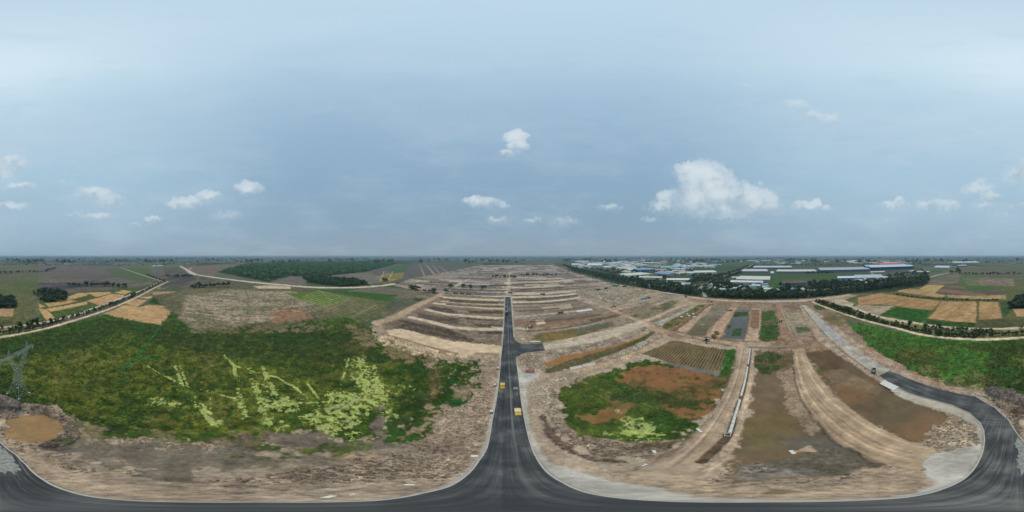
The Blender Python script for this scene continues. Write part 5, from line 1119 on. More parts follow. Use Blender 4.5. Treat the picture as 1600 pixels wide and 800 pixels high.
for (x0, x1, y0, y1, n, l) in ((1092, 1200, 447, 456, 22, 'small pale roofed house among trees right of the estate entrance road'), (1010, 1090, 446, 454, 10, 'small pale roofed house among trees left of the estate entrance road'), (1340, 1420, 427, 446, 18, 'small pale roofed house among trees below the bright blue hall'), (1206, 1262, 452, 457, 6, 'small pale roofed house along the lane below the concrete block')):
    for i in range(n):
        cx, cy = P(rh.uniform(x0, x1), rh.uniform(y0, y1)); L, D, h = rh.uniform(9, 22), rh.uniform(7, 12), rh.uniform(4, 6.5); rf = rh.choice(roofs)
        t = thing('house', (cx, cy, 0), rh.choice([0, math.pi/2])+rh.uniform(-.15, .15), l, 'house', l.replace('roofed house', 'roofed houses')[6:54])
        m = MB(); m.box((0, 0, h/2), (L, D, h)); m.build('wall', paintm(rh.choice([W1, GR, W2])), t)
        m = MB(); m.add([(-L/2-.4, -D/2-.4, h), (L/2+.4, -D/2-.4, h), (L/2+.4, 0, h+D*.2), (-L/2-.4, 0, h+D*.2), (L/2+.4, D/2+.4, h), (-L/2-.4, D/2+.4, h)], [(0, 1, 2, 3), (3, 2, 4, 5), (0, 3, 5), (1, 4, 2)]); m.build('roof', paintm(rf), t)
# distant towns: specks of pale walls between the woods
b = MB(); rs = random.Random(9)
def town(x0, x1, y0, y1, n, big=1.0):
    for i in range(n):
        x, y = P(rs.uniform(x0, x1), rs.uniform(y0, y1)); w = rs.uniform(9, 26)*big; h = rs.uniform(5, 12)*(1 if rs.random() < .9 else 2.5)
        b.box((x, y, h/2), (w, rs.uniform(8, 20)*big, h), rs.uniform(0, 3), mi=rs.choice([0, 0, 1, 2]))
for a in ((60, 110, 413, 414.6, 22, 1.5), (0, 200, 408, 413.5, 90), (180, 300, 409, 414, 55), (300, 460, 405, 410, 70, 1.5), (1200, 1600, 405, 412, 150, 1.2), (1440, 1600, 408, 413, 80, 1.6), (560, 640, 404.4, 405.5, 18, 4), (0, 160, 404.5, 407, 60, 2.5), (650, 900, 404.5, 408, 60, 2), (900, 1200, 404.5, 407.5, 150, 2.5)):
    town(*a)
tag(b.build('distant_town', [paintm((178, 180, 178)), paintm((150, 158, 162)), paintm((140, 122, 112))]), 'pale specks of far houses scattered along the hazy horizon', 'houses', kind='stuff')
shed((239, 417.6), (245, 417.4), 22, 9, W2, (226, 226, 220), 'left of two small white sheds before the far trees at the left', 1, 'shed', name='shed')
shed((247, 417.2), (255, 417), 24, 8, W2, (230, 230, 224), 'right of two small white sheds before the far trees, beside a tall white mast', 1, 'shed', name='shed')
x, y = P(246.5, 416); t = thing('mast', (x, y, 0), 0, 'tall white mast beside the small white sheds at the left', 'mast'); m = MB(); m.tube((0, 0, -.5), (0, 0, 34), 2.2, 1.4, 10); m.build('column', paintm((214, 216, 214)), t); m = MB(); m.tube((0, 0, 34), (0, 0, 38), 3, 3, 10); m.build('head', paintm((200, 204, 206)), t)
for (x, y, h, lb) in ((357.5, 407.6, 62, 'slim pale tower left of centre above the dark wood'), (428.5, 406.6, 66, 'white tower standing far off above the dark wood')):
    X_, Y_ = P(x, y); t = thing('tower', (X_, Y_, 0), .4, lb, 'tower'); m = MB(); m.box((0, 0, h/2), (22, 22, h)); m.build('wall', paintm((196, 202, 208)), t); m = MB(); m.box((0, 0, h+2), (14, 14, 4)); m.build('roof', paintm((176, 184, 192)), t)
shed((549, 442.6), (552.5, 442.6), 6, 4, W2, (224, 222, 214), 'small white hut beside trees at the construction road', 1, 'hut', name='hut', doors=False)
# gate arch by the estate road
x, y = P(1170.5, 420.3); t = thing('arch', (x, y, 0), math.pi/2, 'white arch over the estate road behind the grey sheds', 'arch')
for s_ in (-1, 1): m = MB(); m.box((s_*7, 0, 7.5), (2, 2, 15)); m.build('post', paintm((196, 202, 204)), t)
m = MB(); m.box((0, 0, 16), (16.4, 2, 2)); m.build('beam', paintm((200, 206, 208)), t)

# ------------------------------------------------------------------ pylons
M_STEEL = mat('galvanised_steel', (168, 176, 170), .5, .1, .6, spec=.5)
def lattice(b, p0, p1, w0, w1, n, r):
    p0 = Vector(p0); p1 = Vector(p1); ax = (p1-p0).normalized()
    u = Vector((0, 1, 0)) if abs(ax.y) < .9 else Vector((1, 0, 0)); w = ax.cross(u).normalized(); u = w.cross(ax)
    def cor(t):
        c = p0.lerp(p1, t); ww = (w0+(w1-w0)*t)/2
        return [c+u*ww*sx+w*ww*sy for sx, sy in ((-1, -1), (1, -1), (1, 1), (-1, 1))]
    for i in range(n):
        a, c = cor(i/n), cor((i+1)/n)
        for k in range(4):
            b.tube(a[k], c[k], r*.62, n=4, cap=False); b.tube(a[k], c[(k+1) % 4], r*.34, n=4, cap=False); b.tube(a[(k+1) % 4], c[k], r*.3, n=4, cap=False); b.tube(c[k], c[(k+1) % 4], r*.5, n=4, cap=False)
def pylon(x, y, rz, s, label):
    t = thing('pylon', (x, y, gz(x, y)), rz, label, 'pylon', 'power pylons on the left'); t.scale = (s, s, s)
    for sx, sy in ((-1, -1), (1, -1), (1, 1), (-1, 1)):
        m = MB(); a = Vector((sx*3.4, sy*3.4, -.4)); c = Vector((sx*2.0, sy*2.0, 8)); m.tube(a, c, .12, n=5); m.tube(c, a.lerp(c, .1)*Vector((1, -1, 1)) if 0 else (sx*2.0, -sy*2.0, 8), .06, n=4); m.tube(a, (sx*2.2, -sy*2.2, 6.5), .06, n=4); m.tube(a, (-sx*2.2, sy*2.2, 6.5), .06, n=4)
        m.build('leg', M_STEEL, t)
        m = MB(); m.box((sx*3.4, sy*3.4, -.1), (.9, .9, .9)); m.build('footing', M_KERB, t)
    m = MB(); lattice(m, (0, 0, 8), (0, 0, 20), 4.0, 2.4, 5, .075); m.build('body', M_STEEL, t)
    for s_ in (-1, 1):
        m = MB(); lattice(m, (s_*.8, 0, 20), (s_*5.6, 0, 31), 1.9, 1.3, 5, .065); m.build('fork', M_STEEL, t)
        m = MB(); lattice(m, (s_*5.6, 0, 32), (s_*5.9, 0, 36), 1.2, .3, 2, .06); m.build('earth_peak', M_STEEL, t)
    m = MB(); lattice(m, (-11, 0, 31.6), (11, 0, 31.6), 1.2, 1.2, 12, .055); m.build('cross_arm', M_STEEL, t)
    for xx in (-10.6, 0, 10.6):
        m = MB(); 
        for k in range(7): m.tube((xx, 0, 30.9-k*.34), (xx, 0, 30.7-k*.34), .2, .1, 8)
        m.build('insulator', mat('porcelain', (150, 140, 130), .3), t)
    return t
pylon(-7.9, -70.5, math.atan2(-.67, -.74), 1.0, 'near power pylon standing on the green marsh at the left edge')
X_, Y_ = P(57, 499.5); pylon(X_, Y_, math.atan2(-.67, -.74)-.2, .92, 'farther power pylon standing among the straw fields and canal trees')

# ------------------------------------------------------------------ crop field rows
cf = [o for o in bpy.data.objects if o.name == 'crop_field'][0]
tag(cf, 'square plot of straight straw coloured crop rows', None)
poly = PP('1008 552.5 1045 535 1062 534.5 1134 547 1131 558 1123 583 1086 574.5 1031 560.5')
u = Vector((25.5, 2.5)).normalized(); v = Vector((-u.y, u.x)); cs = [Vector(q) for q in poly]; v0, v1 = min(c.dot(v) for c in cs), max(c.dot(v) for c in cs)
M_STRAW = mat('straw_row', (138, 118, 84), .95, .4, 1.3)
k = v0+1
while k < v1:
    hits = []
    for a, c in zip(cs, cs[1:]+cs[:1]):
        da, dc = a.dot(v)-k, c.dot(v)-k
        if da*dc < 0: q = a.lerp(c, da/(da-dc)); hits.append(q.dot(u))
    if len(hits) >= 2 and max(hits)-min(hits) > 5:
        m = MB(); u0, u1 = min(hits)+.5, max(hits)-.5; n = max(3, int((u1-u0)/2.5)); prev = None
        for i in range(n+1):
            c = u*(u0+(u1-u0)*i/n)+v*(k+random.uniform(-.1, .1)); z = gz(c.x, c.y); wv_ = random.uniform(.28, .42); hh = random.uniform(.18, .42)
            ring_ = [(c.x-v.x*wv_, c.y-v.y*wv_, z-.1), (c.x, c.y, z+hh), (c.x+v.x*wv_, c.y+v.y*wv_, z-.1)]
            kk = len(m.v); m.v += ring_
            if prev is not None: m.f += [(prev, kk, kk+1, prev+1), (prev+1, kk+1, kk+2, prev+2)]; m.mi += [0, 0]
            prev = kk
        m.build('crop_row', M_STRAW, cf)
    k += 2.05

# ------------------------------------------------------------------ precast concrete lying about
M_CONC = mat('precast_concrete', (206, 204, 196), .85, .14, 2.2); M_CONC2 = mat('weathered_concrete', (182, 172, 154), .9, .18, 1.5); M_HOLE = mat('dark_wet_mud', (84, 74, 62), .8, .2, 2)  # last one is a plain dark brown for chamber floors and drain aprons
path = dense(PP('1172 546 1170 560 1164.5 593 1157 621 1148 651 1138 682'), 30)
def walk(path, step):
    out = []; acc = 0; nxt = 0
    for a, c in zip(path, path[1:]):
        L = math.hypot(c[0]-a[0], c[1]-a[1])
        while acc+L >= nxt:
            t = (nxt-acc)/L; out.append((a[0]+(c[0]-a[0])*t, a[1]+(c[1]-a[1])*t, math.atan2(c[1]-a[1], c[0]-a[0]))); nxt += step
        acc += L
    return out
pm = MB(); pm.ring((-1.42, 0, 0), (1.42, 0, 0), .55, .44); pme = pm.mesh('barrel', M_CONC); sm_ = MB(); sm_.ring((1.2, 0, 0), (1.46, 0, 0), .64, .54); sme = sm_.mesh('socket', M_CONC)
for i, (x, y, a) in enumerate(walk(path, 3.0)[:-1]):
    if i in (8, 19): continue
    z = gz(x, y); t = thing('concrete_pipe', (x, y, max(z, -.2)+.42), a, 'pale concrete pipe laid end to end in the long trench on the earth bund', 'pipe', 'pipes laid in the trench'); link('barrel', pme, t); link('socket', sme, t)
CW = []
for sx, sy, dx_, dy_ in ((0, -.75, 1.7, .2), (0, .75, 1.7, .2), (-.75, 0, .2, 1.3), (.75, 0, .2, 1.3)): cm_ = MB(); cm_.box((sx, sy, .1), (dx_, dy_, 1.5)); CW.append(cm_)
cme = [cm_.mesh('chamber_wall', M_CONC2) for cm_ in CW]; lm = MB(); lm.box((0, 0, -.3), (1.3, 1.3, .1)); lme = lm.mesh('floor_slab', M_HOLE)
lbs = ['open concrete chamber in the pipe trench nearest the dirt crossing', 'open concrete chamber in the pipe trench next to the brown flooded plot', 'open concrete chamber halfway down the near half of the pipe trench', 'open concrete chamber at the near end of the pipeline']
for (x, y), lb in zip(((1170.6, 558), (1164.7, 592), (1148.4, 650), (1137, 680)), lbs):
    X_, Y_ = P(x, y); t = thing('manhole_chamber', (X_, Y_, gz(X_, Y_)+.3), .1, lb, 'manhole', 'open chambers along the pipe trench'); [link('chamber_wall', q, t) for q in cme]; link('floor_slab', lme, t)
# drainage channels of U section
def channel(s, label, w=1.3):
    pts = PP(s); a, c = Vector(pts[0]), Vector(pts[-1]); L = (c-a).length; mid = (a+c)/2; rz = math.atan2(c.y-a.y, c.x-a.x)
    t = thing('drainage_channel', (mid.x, mid.y, gz(mid.x, mid.y)+.15), rz, label, 'drain')
    for s_ in (-1, 1): m = MB(); m.box((0, s_*w/2, .15), (L, .3, .9)); m.build('side_wall', M_CONC2, t)
    m = MB(); m.box((0, 0, -.1), (L, w-.34, .2)); m.build('base', M_CONC2, t)
channel('1169 542.5 1240 541.5', 'pale concrete drain along the dirt crossing above the flooded plots'); channel('1219 480 1235.5 519', 'pale concrete drain running up between two plots beside the grey road')
channel('1058 523.5 1080 530', 'short concrete drain beside the dirt crossing above the crop rows', 1.2); channel('1125 537.5 1138 539.5', 'short concrete drain beside the parked dark excavator', 1.2)
# row of U shaped culvert pieces
um = MB(); um.box((0, 0, .12), (.85, 2.2, .24)); ume = um.mesh('base', M_CONC); us = MB(); us.box((0, 0, .72), (.85, .2, .96)); use_ = us.mesh('side_wall', M_CONC)
def urow(s, n, label, group, turn=0):
    pts = PP(s); a, c = Vector(pts[0]), Vector(pts[1]); rz = math.atan2(c.y-a.y, c.x-a.x)
    for i in range(n):
        p = a.lerp(c, (i+.5)/n); t = thing('culvert_section', (p.x, p.y, gz(p.x, p.y)-.03), rz+turn+random.uniform(-.08, .08), label, 'culvert piece', group); link('base', ume, t); [setattr(link('side_wall', use_, t), 'location', (0, yy, 0)) for yy in (-1, 1)]
urow('891 577.6 909.5 574.2', 9, 'white U shaped concrete section in the left half of the row beside the dirt track', 'culvert sections, left half of the row')
urow('910.5 573.2 930 569.2', 9, 'white U shaped concrete section in the right half of the row beside the dirt track', 'culvert sections, right half of the row')
sm2 = MB(); sm2.box((0, 0, .16), (4.4, 1.05, .32)); sb = sm2.mesh('concrete_slab', M_CONC); 
a, c = Vector(P(1379.5, 597.5)), Vector(P(1399, 607.5))
for i in range(9):
    p = a.lerp(c, i/8); o = link('concrete_slab', sb); o.location = (p.x, p.y, gz(p.x, p.y)+.05); o.rotation_euler = (0, 0, math.atan2((c-a).y, (c-a).x)+math.pi/2+.25+random.uniform(-.06, .06)); tag(o, 'white concrete slab in the neat stack row beside the curved asphalt road', 'slab', 'slabs in a row beside the curved road')
def slab(x, y, dims, rz, label, name='concrete_slab', m=M_CONC, tilt=0, cat='slab'):
    X_, Y_ = P(x, y); b_ = MB(); b_.box((0, 0, 0), dims); o = b_.build(name, m); bevel(o, min(dims)*.15); o.location = (X_, Y_, gz(X_, Y_)+dims[2]/2-.01); o.rotation_euler = (tilt, 0, rz); tag(o, label, cat); return o
slab(1400, 612.5, (5, .6, .3), .5, 'thin white beam lying past the near end of the slab row', 'concrete_beam', cat='beam')
slab(1092.5, 673.5, (2.6, .9, .4), .9, 'single pale block on the inner edge of the earth bund beside the algae')
slab(1007, 727, (1.6, .5, .12), .3, 'broken white plate on the bare soil below the square frame', 'broken_plate', cat='plate')
slab(514.5, 776, (.42, 1.25, .08), math.pi*.5-.85, 'white board lying beside the kerb at the lower left of the straight road', 'white_board', mat('painted_board', (222, 220, 210), .6), cat='board')
slab(551, 772.5, (.12, .85, .05), math.pi*.5-.95, 'thin white stick next to the white board by the kerb', 'white_stick', mat('painted_board', (222, 220, 210), .6), cat='stick')
slab(640, 757.5, (.9, .5, .08), .5, 'crumpled white sheet on the soil left of the road bend', 'white_sheet', mat('painted_board', (222, 220, 210), .6), cat='sheet')
slab(741.5, 712.5, (1.3, .9, .25), .3, 'white sack lying on the verge left of the main road', 'white_sack', mat('painted_board', (222, 220, 210), .6), cat='sack')
o1 = slab(1489, 693, (2.3, 1.25, .1), .75, 'tan plywood sheet lying on the pale gravel, the near one of the pair', 'plywood_sheet', mat('plywood', (204, 184, 152), .8, .15, 1), cat='sheet'); slab(1503, 690, (2.3, 1.2, .1), .9, 'tan plywood sheet lying on the pale gravel, the far one of the pair', 'plywood_sheet', mat('plywood', (204, 184, 152), .8, .15, 1), cat='sheet')
slab(1527, 615, (3.4, .4, .4), -.35, 'white beam lying on the outer verge of the curved road', 'concrete_beam', cat='beam')
slab(1409, 774, (1.3, .14, .1), 1.25, 'short white pole across the edge of the gravel by the road', 'white_pole', cat='pole'); slab(1459, 758, (1.2, .13, .1), .05, 'white pole lying on the pale gravel inside the road bend', 'white_pole', cat='pole'); slab(1449, 763, (1.6, .1, .08), -.35, 'thin white pole end to end with another on the pale gravel', 'white_pole', cat='pole')
slab(913, 485.2, (24, 7, .5), -.05, 'long bright concrete slab on the plot right of the main road'); slab(1212, 471, (34, 3.2, .4), math.pi/2, 'long white concrete strip at the far end of the green plot'); slab(836, 534, (9, 1.6, .5), -.05, 'row of white blocks beside the road junction corner', 'concrete_block', cat='block')
slab(817, 529.5, (3, 1.2, .5), -.4, 'white block lying on the bare corner above the junction', 'concrete_block', cat='block')
slab(1238, 706, (2.2, .9, .2), .2, 'pale broken slab in the grey mud of the flooded plot')
# frames and short pipes
def frame(x, y, label, s=1.0, rz=.2, h=.5, name='precast_box', cat='frame', group=None):
    X_, Y_ = P(x, y); t = thing(name, (X_, Y_, gz(X_, Y_)), rz, label, cat, group); t.scale = (s, s, s)
    for sx, sy, dx_, dy_ in ((0, -.62, 1.4, .16), (0, .62, 1.4, .16), (-.62, 0, .16, 1.08), (.62, 0, .16, 1.08)):
        m = MB(); m.box((sx, sy, h/2), (dx_, dy_, h)); m.build('side', M_CONC, t)
frame(1001, 717, 'square white concrete frame on the soil at the foot of the small marsh', 1.0, .3)
for i, (x, y, s) in enumerate(((974, 553, 1.3), (992, 546, 1.8), (999, 542.5, 1.8), (1004, 539.5, 1.7), (1008, 536.5, 1.7), (1016, 533.5, 1.4), (1019, 532, 1.4), (1029, 527.2, 1.9), (975, 565.5, 1.2), (1010, 516.5, 1.3))):
    frame(x, y, ['leftmost white concrete box of the row beside the dirt track', 'white concrete box, second from left in the row beside the dirt track', 'white concrete box in the middle of the row beside the dirt track', 'white concrete box in the middle of the row beside the dirt track', 'white concrete box in the middle of the row beside the dirt track', 'left one of two white boxes close together near the track end', 'right one of two white boxes close together near the track end', 'rightmost white concrete box of the row near the dirt crossing', 'white concrete box on the near side of the dirt track by the green plot', 'white concrete box below the gravel road crossing'][i],
          s, random.uniform(0, 1), .9, 'concrete_box', 'box', 'white boxes in the middle of the row' if i in (2, 3, 4) else None)
def pipe(x, y, L, r, rz, label, up=False, n='concrete_pipe'):
    X_, Y_ = P(x, y); t = thing(n, (X_, Y_, gz(X_, Y_)+(0 if up else r-.03)), rz, label, 'pipe'); m = MB()
    m.ring((-L/2, 0, 0), (L/2, 0, 0), r, r*.8); m.build('barrel', M_CONC, t); m = MB(); m.ring((L/2-.2, 0, 0), (L/2+.02, 0, 0), r*1.15, r); m.build('socket', M_CONC, t)
pipe(1022, 707, 1.6, .42, .9, 'white concrete pipe beside rubble near the square frame'); pipe(870.5, 595, 2.4, .45, .75, 'left of two white pipes on the track edge above the small marsh'); pipe(883, 592.5, 2.2, .45, 1.9, 'right of two white pipes on the track edge above the small marsh'); pipe(877, 593.5, 1.2, .4, 2.4, 'short white pipe between the two pipes on the track edge')
# kerb-side posts
pb = MB(); pb.tube((0, 0, -.2), (0, 0, 1.0), .09, .09, 8); pbm = pb.mesh('post', mat('black_post', (40, 42, 44), .5)); ph = MB(); ph.tube((0, 0, 1.0), (0, 0, 1.25), .11, .11, 8); phm = ph.mesh('cap', mat('white_paint', (220, 220, 216), .5))
for (x, y, lb) in ((812, 616.5, 'small black marker post at the right kerb beside the dark roller'), (836, 713, 'marker post at the right kerb where the road widens'), (776, 634, 'black marker post at the left kerb below the yellow roller'), (755.5, 713, 'black marker post at the left kerb of the road bend'), (1544.5, 680, 'marker post on the inner kerb of the curved road'), (806, 567.5, 'marker post at the right kerb just below the junction')):
    X_, Y_ = P(x, y); t = thing('marker_post', (X_, Y_, gz(X_, Y_)+.1), 0, lb, 'post'); link('post', pbm, t); link('cap', phm, t)
for (x, y, lb) in ((773, 601.5, 'small white box on the verge left of the yellow roller'), (768, 643, 'small white box on the left verge lowest along the road'), (778, 575.5, 'small white box on the left verge above the yellow roller')):
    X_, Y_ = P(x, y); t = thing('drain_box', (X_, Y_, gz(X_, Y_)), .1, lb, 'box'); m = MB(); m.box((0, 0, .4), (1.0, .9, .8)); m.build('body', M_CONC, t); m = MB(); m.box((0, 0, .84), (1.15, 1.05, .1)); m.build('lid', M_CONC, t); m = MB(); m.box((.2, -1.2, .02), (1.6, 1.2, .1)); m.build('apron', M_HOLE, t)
# red and blue barriers
X_, Y_ = P(829, 581)
for i in range(5):
    t = thing('barrier', (X_-2.6+i*1.15, Y_+.9, gz(X_, Y_+.9)), .05, 'bright red plastic barrier in the stack by the gravel entrance', 'barrier', 'red barriers by the gravel entrance'); m = MB(); m.prism([(-.28, 0), (.28, 0), (.12, .8), (-.12, .8)], -.5, .5); m.build('body', mat('red_plastic', (196, 62, 44), .5), t); m = MB(); m.box((0, 0, .86), (.1, .8, .12)); m.build('handle', mat('red_plastic', (196, 62, 44), .5), t)
for i in range(5):
    t = thing('barrier', (X_-2.8+i*1.2, Y_-.7, gz(X_, Y_-.7)), 1.55, 'blue plastic barrier lined up in front of the red ones', 'barrier', 'blue barriers by the gravel entrance'); m = MB(); m.prism([(-.28, 0), (.28, 0), (.12, .7), (-.12, .7)], -.55, .55); m.build('body', mat('blue_plastic', (70, 82, 150), .5), t); m = MB(); m.box((0, 0, .75), (.1, .8, .1)); m.build('handle', mat('blue_plastic', (70, 82, 150), .5), t)

# ------------------------------------------------------------------ machines
M_TYRE = mat('tyre_rubber', (34, 34, 35), .9, .2, 4); M_BLACK = mat('black_steel', (42, 42, 44), .5, .1, 2); M_WIN = mat('cab_glass', (44, 52, 58), .1, .05, 1, spec=.6)
def roller(x, y, rz, col, roof, label):
    t = thing('road_roller', (x, y, .06), rz, label, 'roller'); mc = paintm(col); mr = paintm(roof)
    m = MB(); m.prism([(-1.05, .6), (1.05, .6), (1.1, 1.0), (1.1, 1.55), (.9, 1.75), (-.9, 1.75), (-1.1, 1.55), (-1.1, 1.0)], -2.3, 2.3); o = m.build('body', mc, t); bevel(o, .05)
    m = MB(); m.box((0, 1.75, 1.9), (1.5, 1.0, .34)); o = m.build('hood', mc, t); bevel(o, .06); m2 = MB(); m2.box((0, 2.32, 1.25), (1.4, .05, .5)); m2.build('grille', M_BLACK, o)
    m = MB(); m.box((0, -.15, 3.02), (2.25, 2.3, .14)); o = m.build('canopy', mr, t); bevel(o, .04)
    for sx in (-1, 1):
        for sy in (-1.15, .85): m = MB(); m.tube((sx*.95, sy, 1.6), (sx*.98, sy, 2.98), .05, n=6); m.build('post', M_BLACK, t)
    m = MB(); m.box((0, -.35, 1.95), (.6, .6, .18)); m.build('seat', M_BLACK, t); m = MB(); m.box((0, -.7, 2.25), (.6, .14, .6)); m.build('backrest', M_BLACK, t)
    m = MB(); m.tube((0, .45, 1.7), (0, .2, 2.25), .04, n=6); m.ring((0, .18, 2.22), (0, .15, 2.27), .25, .2, 12); m.build('steering_wheel', M_BLACK, t)
    for n_, yy, xs in ((0, 1.6, (-.82, -.27, .27, .82)), (1, -1.6, (-.95, -.47, 0, .47, .95))):
        for xx in xs:
            m = MB(); m.tube((xx-.2, yy, .52), (xx+.2, yy, .52), .52, n=18); w_ = m.build('wheel', M_TYRE, t); m = MB(); m.tube((xx-.205, yy, .52), (xx+.205, yy, .52), .26, n=12); m.build('rim', mc, w_)
    for sx in (-1, 1): m = MB(); m.tube((sx*.7, 2.33, 1.62), (sx*.7, 2.39, 1.62), .1, n=10); m.build('headlight', paintm((226, 224, 206)), t)
    m = MB(); m.tube((.7, 1.4, 2.0), (.7, 1.4, 2.7), .06, n=8); m.build('exhaust', M_BLACK, t)
    return t
RD_A = .034
roller(*P(785.2, 604.8), RD_A, (206, 166, 66), (214, 182, 92), 'yellow road roller on the left lane of the fresh asphalt')
roller(*P(809.0, 645.2), RD_A+.02, (216, 184, 96), (222, 206, 168), 'cream topped yellow road roller on the right lane nearest the camera')
roller(*P(805.2, 606.8), RD_A+math.pi, (150, 150, 142), (58, 60, 64), 'grey road roller with dark canopy on the right lane level with the yellow one')
def dump_truck(x, y, rz, cab, bed, label, s=1.0, load=None, group=None):
    t = thing('dump_truck', (x, y, gz(x, y)+.04), rz, label, 'truck', group); t.scale = (s, s, s); mc = paintm(cab); mb_ = paintm(bed)
    m = MB(); m.box((0, 0, .85), (1.0, 7.0, .3)); m.build('chassis', M_BLACK, t)
    m = MB(); m.prism([(2.05, .7), (3.75, .7), (3.8, 1.6), (3.5, 2.85), (2.05, 2.9)], -1.2, 1.2); o = m.build('cab', mc, t)
    o.rotation_euler = (0, 0, math.pi/2); bevel(o, .06)
    m = MB(); m.box((0, 3.72, 2.2), (2.0, .06, .95), tilt=('X', -.25)); m.build('windscreen', M_WIN, o); o.children[0].rotation_euler = (0, 0, -math.pi/2)
    m = MB(); m.box((0, -1.1, 1.15), (2.5, 5.2, .16)); m.box((-1.2, -1.1, 1.8), (.1, 5.2, 1.2)); m.box((1.2, -1.1, 1.8), (.1, 5.2, 1.2)); m.box((0, 1.45, 1.95), (2.5, .1, 1.5))
    o = m.build('bed', mb_, t); m = MB(); m.box((0, -3.68, 1.8), (2.5, .08, 1.15)); m.build('tailgate', mb_, o)
    if load:
        m = MB(); m.prism([(-1.1, 1.3), (1.1, 1.3), (.8, 1.9), (.2, 2.35), (-.5, 2.2), (-.9, 1.8)], -3.5, 1.2); m.build('load', mat('soil_load', load, .95, .25, 2), o)
    wm_ = MB(); wm_.tube((-.17, 0, 0), (.17, 0, 0), .52, n=14); wme_ = wm_.mesh('wheel', M_TYRE); rm = MB(); rm.tube((-.18, 0, 0), (.18, 0, 0), .25, n=10); rme = rm.mesh('rim', paintm((150, 150, 150)))
    for yy in (2.7, -1.6, -2.85):
        for sx in (-1, 1): w_ = link('wheel', wme_, t); w_.location = (sx*1.05, yy, .52); link('rim', rme, w_)
    for sx in (-1, 1): m = MB(); m.box((sx*.85, 3.83, 1.05), (.35, .06, .2)); m.build('headlight', paintm((230, 228, 214)), t)
    return t
def excavator(x, y, rz, col, label, s=1.0, swing=.5):
    t = thing('excavator', (x, y, gz(x, y)), rz, label, 'excavator'); t.scale = (s, s, s); mc = paintm(col)
    for sx in (-1, 1):
        m = MB(); prof = [(-1.9, .45), (-1.6, .1), (1.6, .1), (1.9, .45), (1.6, .85), (-1.6, .85)]; m.prism(prof, -.28, .28); o = m.build('track', M_BLACK, t); o.rotation_euler = (0, 0, math.pi/2); o.location = (sx*1.1, 0, 0)
    e = MB(); e.tube((0, 0, .7), (0, 0, 1.1), .7, n=14); e.build('turntable', M_BLACK, t)
    m = MB(); m.box((0, -.75, 1.65), (2.5, 2.9, 1.1)); o = m.build('body', mc, t); bevel(o, .08); o.rotation_euler.z = swing
    m = MB(); m.box((0, -2.1, 1.6), (2.4, .7, 1.0)); m.build('counterweight', M_BLACK, o)
    m = MB(); m.box((-.75, .85, 2.0), (1.0, 1.4, 1.9), tap=.9); c = m.build('cab', paintm((214, 210, 200)), t); c.rotation_euler.z = swing; m = MB(); m.box((-.75, 1.57, 2.2), (.8, .05, 1.0)); m.build('windscreen', M_WIN, c)
    m = MB(); pts = [(0, .3, 1.8), (0, 2.2, 4.2), (0, 4.4, 4.0)]
    for a, b_ in zip(pts, pts[1:]): m.tube(a, b_, .26, .2, 6)
    bo = m.build('boom', mc, t); bo.rotation_euler.z = swing
    m = MB(); m.tube((0, 4.4, 4.0), (0, 5.0, 1.4), .2, .14, 6); st = m.build('stick', mc, t); st.rotation_euler.z = swing
    m = MB(); m.prism([(4.5, .2), (5.2, .1), (5.5, .9), (5.1, 1.4), (4.8, 1.3)], -.5, .5); bk = m.build('bucket', M_BLACK, t); bk.rotation_euler.z = swing+math.pi/2
    return t
dump_truck(*P(1365.8, 580.5), -2.25, (214, 212, 204), (120, 122, 118), 'white cabbed truck with grey bed parked where the gravel meets the curved asphalt', .82)
dump_truck(*P(1115.8, 527), -.9, (206, 200, 186), (150, 120, 70), 'nearer of two white cabbed dump trucks on the brown dirt ramp', .95, (126, 98, 72)); dump_truck(*P(1120, 521.5), -.9, (206, 200, 186), (150, 120, 70), 'farther of two white cabbed dump trucks on the brown dirt ramp', .95, (126, 98, 72))
excavator(*P(1105, 532.8), 1.4, (70, 62, 56), 'dark excavator with pale cab at the dirt crossing above the crop rows', 1.15, .4)
excavator(*P(1141, 486), .3, (196, 150, 70), 'yellow excavator at the top of the brown dirt ramp', 1.15, -.6); excavator(*P(828.5, 512.2), 1.2, (90, 74, 58), 'brown excavator on the earth strip right of the main road', 1.1, .8)
excavator(*P(1111, 471.5), .5, (176, 110, 60), 'orange excavator near the tree belt on the red earth', 1.2, .2); excavator(*P(1072, 464.5), 2.2, (140, 84, 60), 'rusty excavator at the far end of the white pipe pile', 1.2, .5); excavator(*P(1219.5, 503), .2, (80, 70, 60), 'dark excavator on the brown ramp beside the green plot', 1.0, .5); excavator(*P(960, 479.5), 1, (150, 124, 76), 'tan excavator among the churned earth at the dirt crossroads', 1.3, .9)
dump_truck(*P(876, 489.8), 1.5, (70, 74, 78), (90, 92, 92), 'dark truck on the grey plot track right of the main road')
dump_truck(*P(791.5, 488), RD_A+math.pi, (206, 208, 206), (44, 48, 54), 'dark bedded truck with white cab far up the asphalt', 1.25); dump_truck(*P(792, 492.5), RD_A, (48, 52, 58), (52, 56, 62), 'black truck close in front of the white cabbed truck far up the asphalt', 1.2)
for (x, y) in ((645.5, 451.8), (663.5, 454.3), (671.5, 455.2), (712, 459.3), (722, 460), (732, 460.8)):
    X_, Y_ = P(x, y); dump_truck(X_, Y_, 1.45, (74, 62, 50), (82, 70, 58), 'brown dump truck in the line of trucks on the pale haul road', 1.25, (110, 92, 74), 'trucks on the haul road')
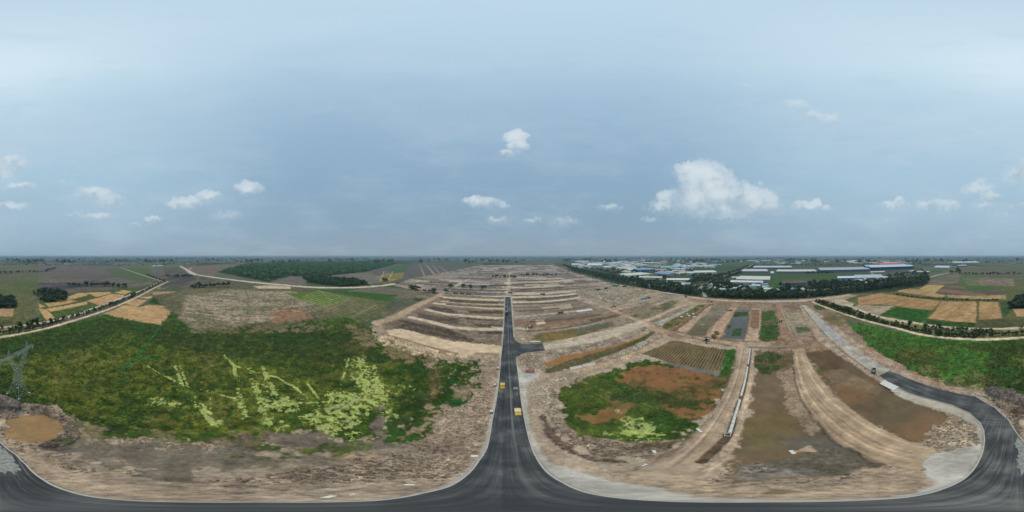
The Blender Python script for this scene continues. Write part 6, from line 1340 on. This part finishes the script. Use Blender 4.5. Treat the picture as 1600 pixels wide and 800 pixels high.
for (x, y, lb) in ((797.5, 458.6, 'dark truck on the dirt road just beyond the end of the asphalt'), (848, 460.8, 'dark truck parked on the bare plots right of the far dirt road'), (935, 453.6, 'left of two dark trucks on the bare ground below the tree belt'), (947, 451.2, 'right of two dark trucks on the bare ground below the tree belt'), (976, 448.3, 'dark truck at the foot of the tree belt'), (1030.5, 454.4, 'dark truck beside the white pipe pile')):
    dump_truck(*P(x, y), 1.4, (66, 62, 58), (74, 68, 62), lb, 1.2)
# site containers, half blue and half dark red
for (x0, y0, x1, y1, c, lb) in ((1003.5, 468.6, 1011.5, 467.3, (84, 150, 182), 'light blue site container left of the red one'), (1011.8, 467.2, 1016, 466.4, (150, 62, 60), 'dark red site container right of the blue one')):
    t = shed((x0, y0), (x1, y1), 3.0, 2.8, c, c, lb, 1, 'container', name='container', doors=False, roof_h=.15)
    m = MB(); m.box((1.2, -.04, 1.1), (1.0, .06, 2.1)); m.build('door', paintm((206, 208, 206)), t)
# blue roofed open sheds at the belt corner
shed((957, 447.5), (964, 448.2), 8, 4, (90, 120, 130), (110, 150, 160), 'small teal roofed hut at the corner of the bare site by the tree belt', 1, 'hut', name='hut', doors=False)
# pile of white pipes at the far site edge
rs = random.Random(2); a, c = Vector(P(1037, 458.6)), Vector(P(1069, 462.4))
for i in range(30):
    p = a.lerp(c, (i+.5)/30); t = thing('concrete_pipe', (p.x, p.y, .9), rs.uniform(.7, 1.0), 'white concrete pipe in the long stack below the tree belt', 'pipe', 'pipes stacked below the tree belt'); m = link('barrel', PIPE_BIG, t) if 0 else None
    if i == 0: bb = MB(); bb.ring((-1.8, 0, 0), (1.8, 0, 0), 1.0, .8, 12); bbm = bb.mesh('barrel', M_CONC)
    link('barrel', bbm, t)

rs = random.Random(31)
for (x0, x1, y0, y1, n, l) in ((925, 1000, 453, 468, 16, 'white pipe length strewn over the churned plots near the site corner'), (1060, 1085, 481, 497, 7, 'white pipe length on the pale gravel strip above the dirt crossing'), (930, 975, 462, 474, 7, 'white pipe length strewn around the far dirt crossroads')):
    for i in range(n):
        X_, Y_ = P(rs.uniform(x0, x1), rs.uniform(y0, y1)); t = thing('concrete_pipe', (X_, Y_, gz(X_, Y_)+.85), rs.uniform(0, 3.1), l, 'pipe', l.replace('length', 'lengths')[6:50]); link('barrel', bbm, t)
# ------------------------------------------------------------------ haze: even air round everything
hz = MB(); hz.box((0, 0, 42.5), (44000, 44000, 91)); ho = hz.build('haze', []); ho['kind'] = 'stuff'; ho['label'] = 'thin bluish haze over the whole plain'
hm = bpy.data.materials.new('haze_air'); hm.use_nodes = True; hm.node_tree.nodes.clear(); t = NT(hm.node_tree)
pv = t.n('ShaderNodeVolumePrincipled'); pv.inputs['Density'].default_value = 1.35e-4; pv.inputs['Color'].default_value = (.50, .70, .84, 1); pv.inputs['Anisotropy'].default_value = 0.0
oo = t.n('ShaderNodeOutputMaterial'); hm.node_tree.links.new(pv.outputs[0], oo.inputs['Volume']); ho.data.materials.append(hm)
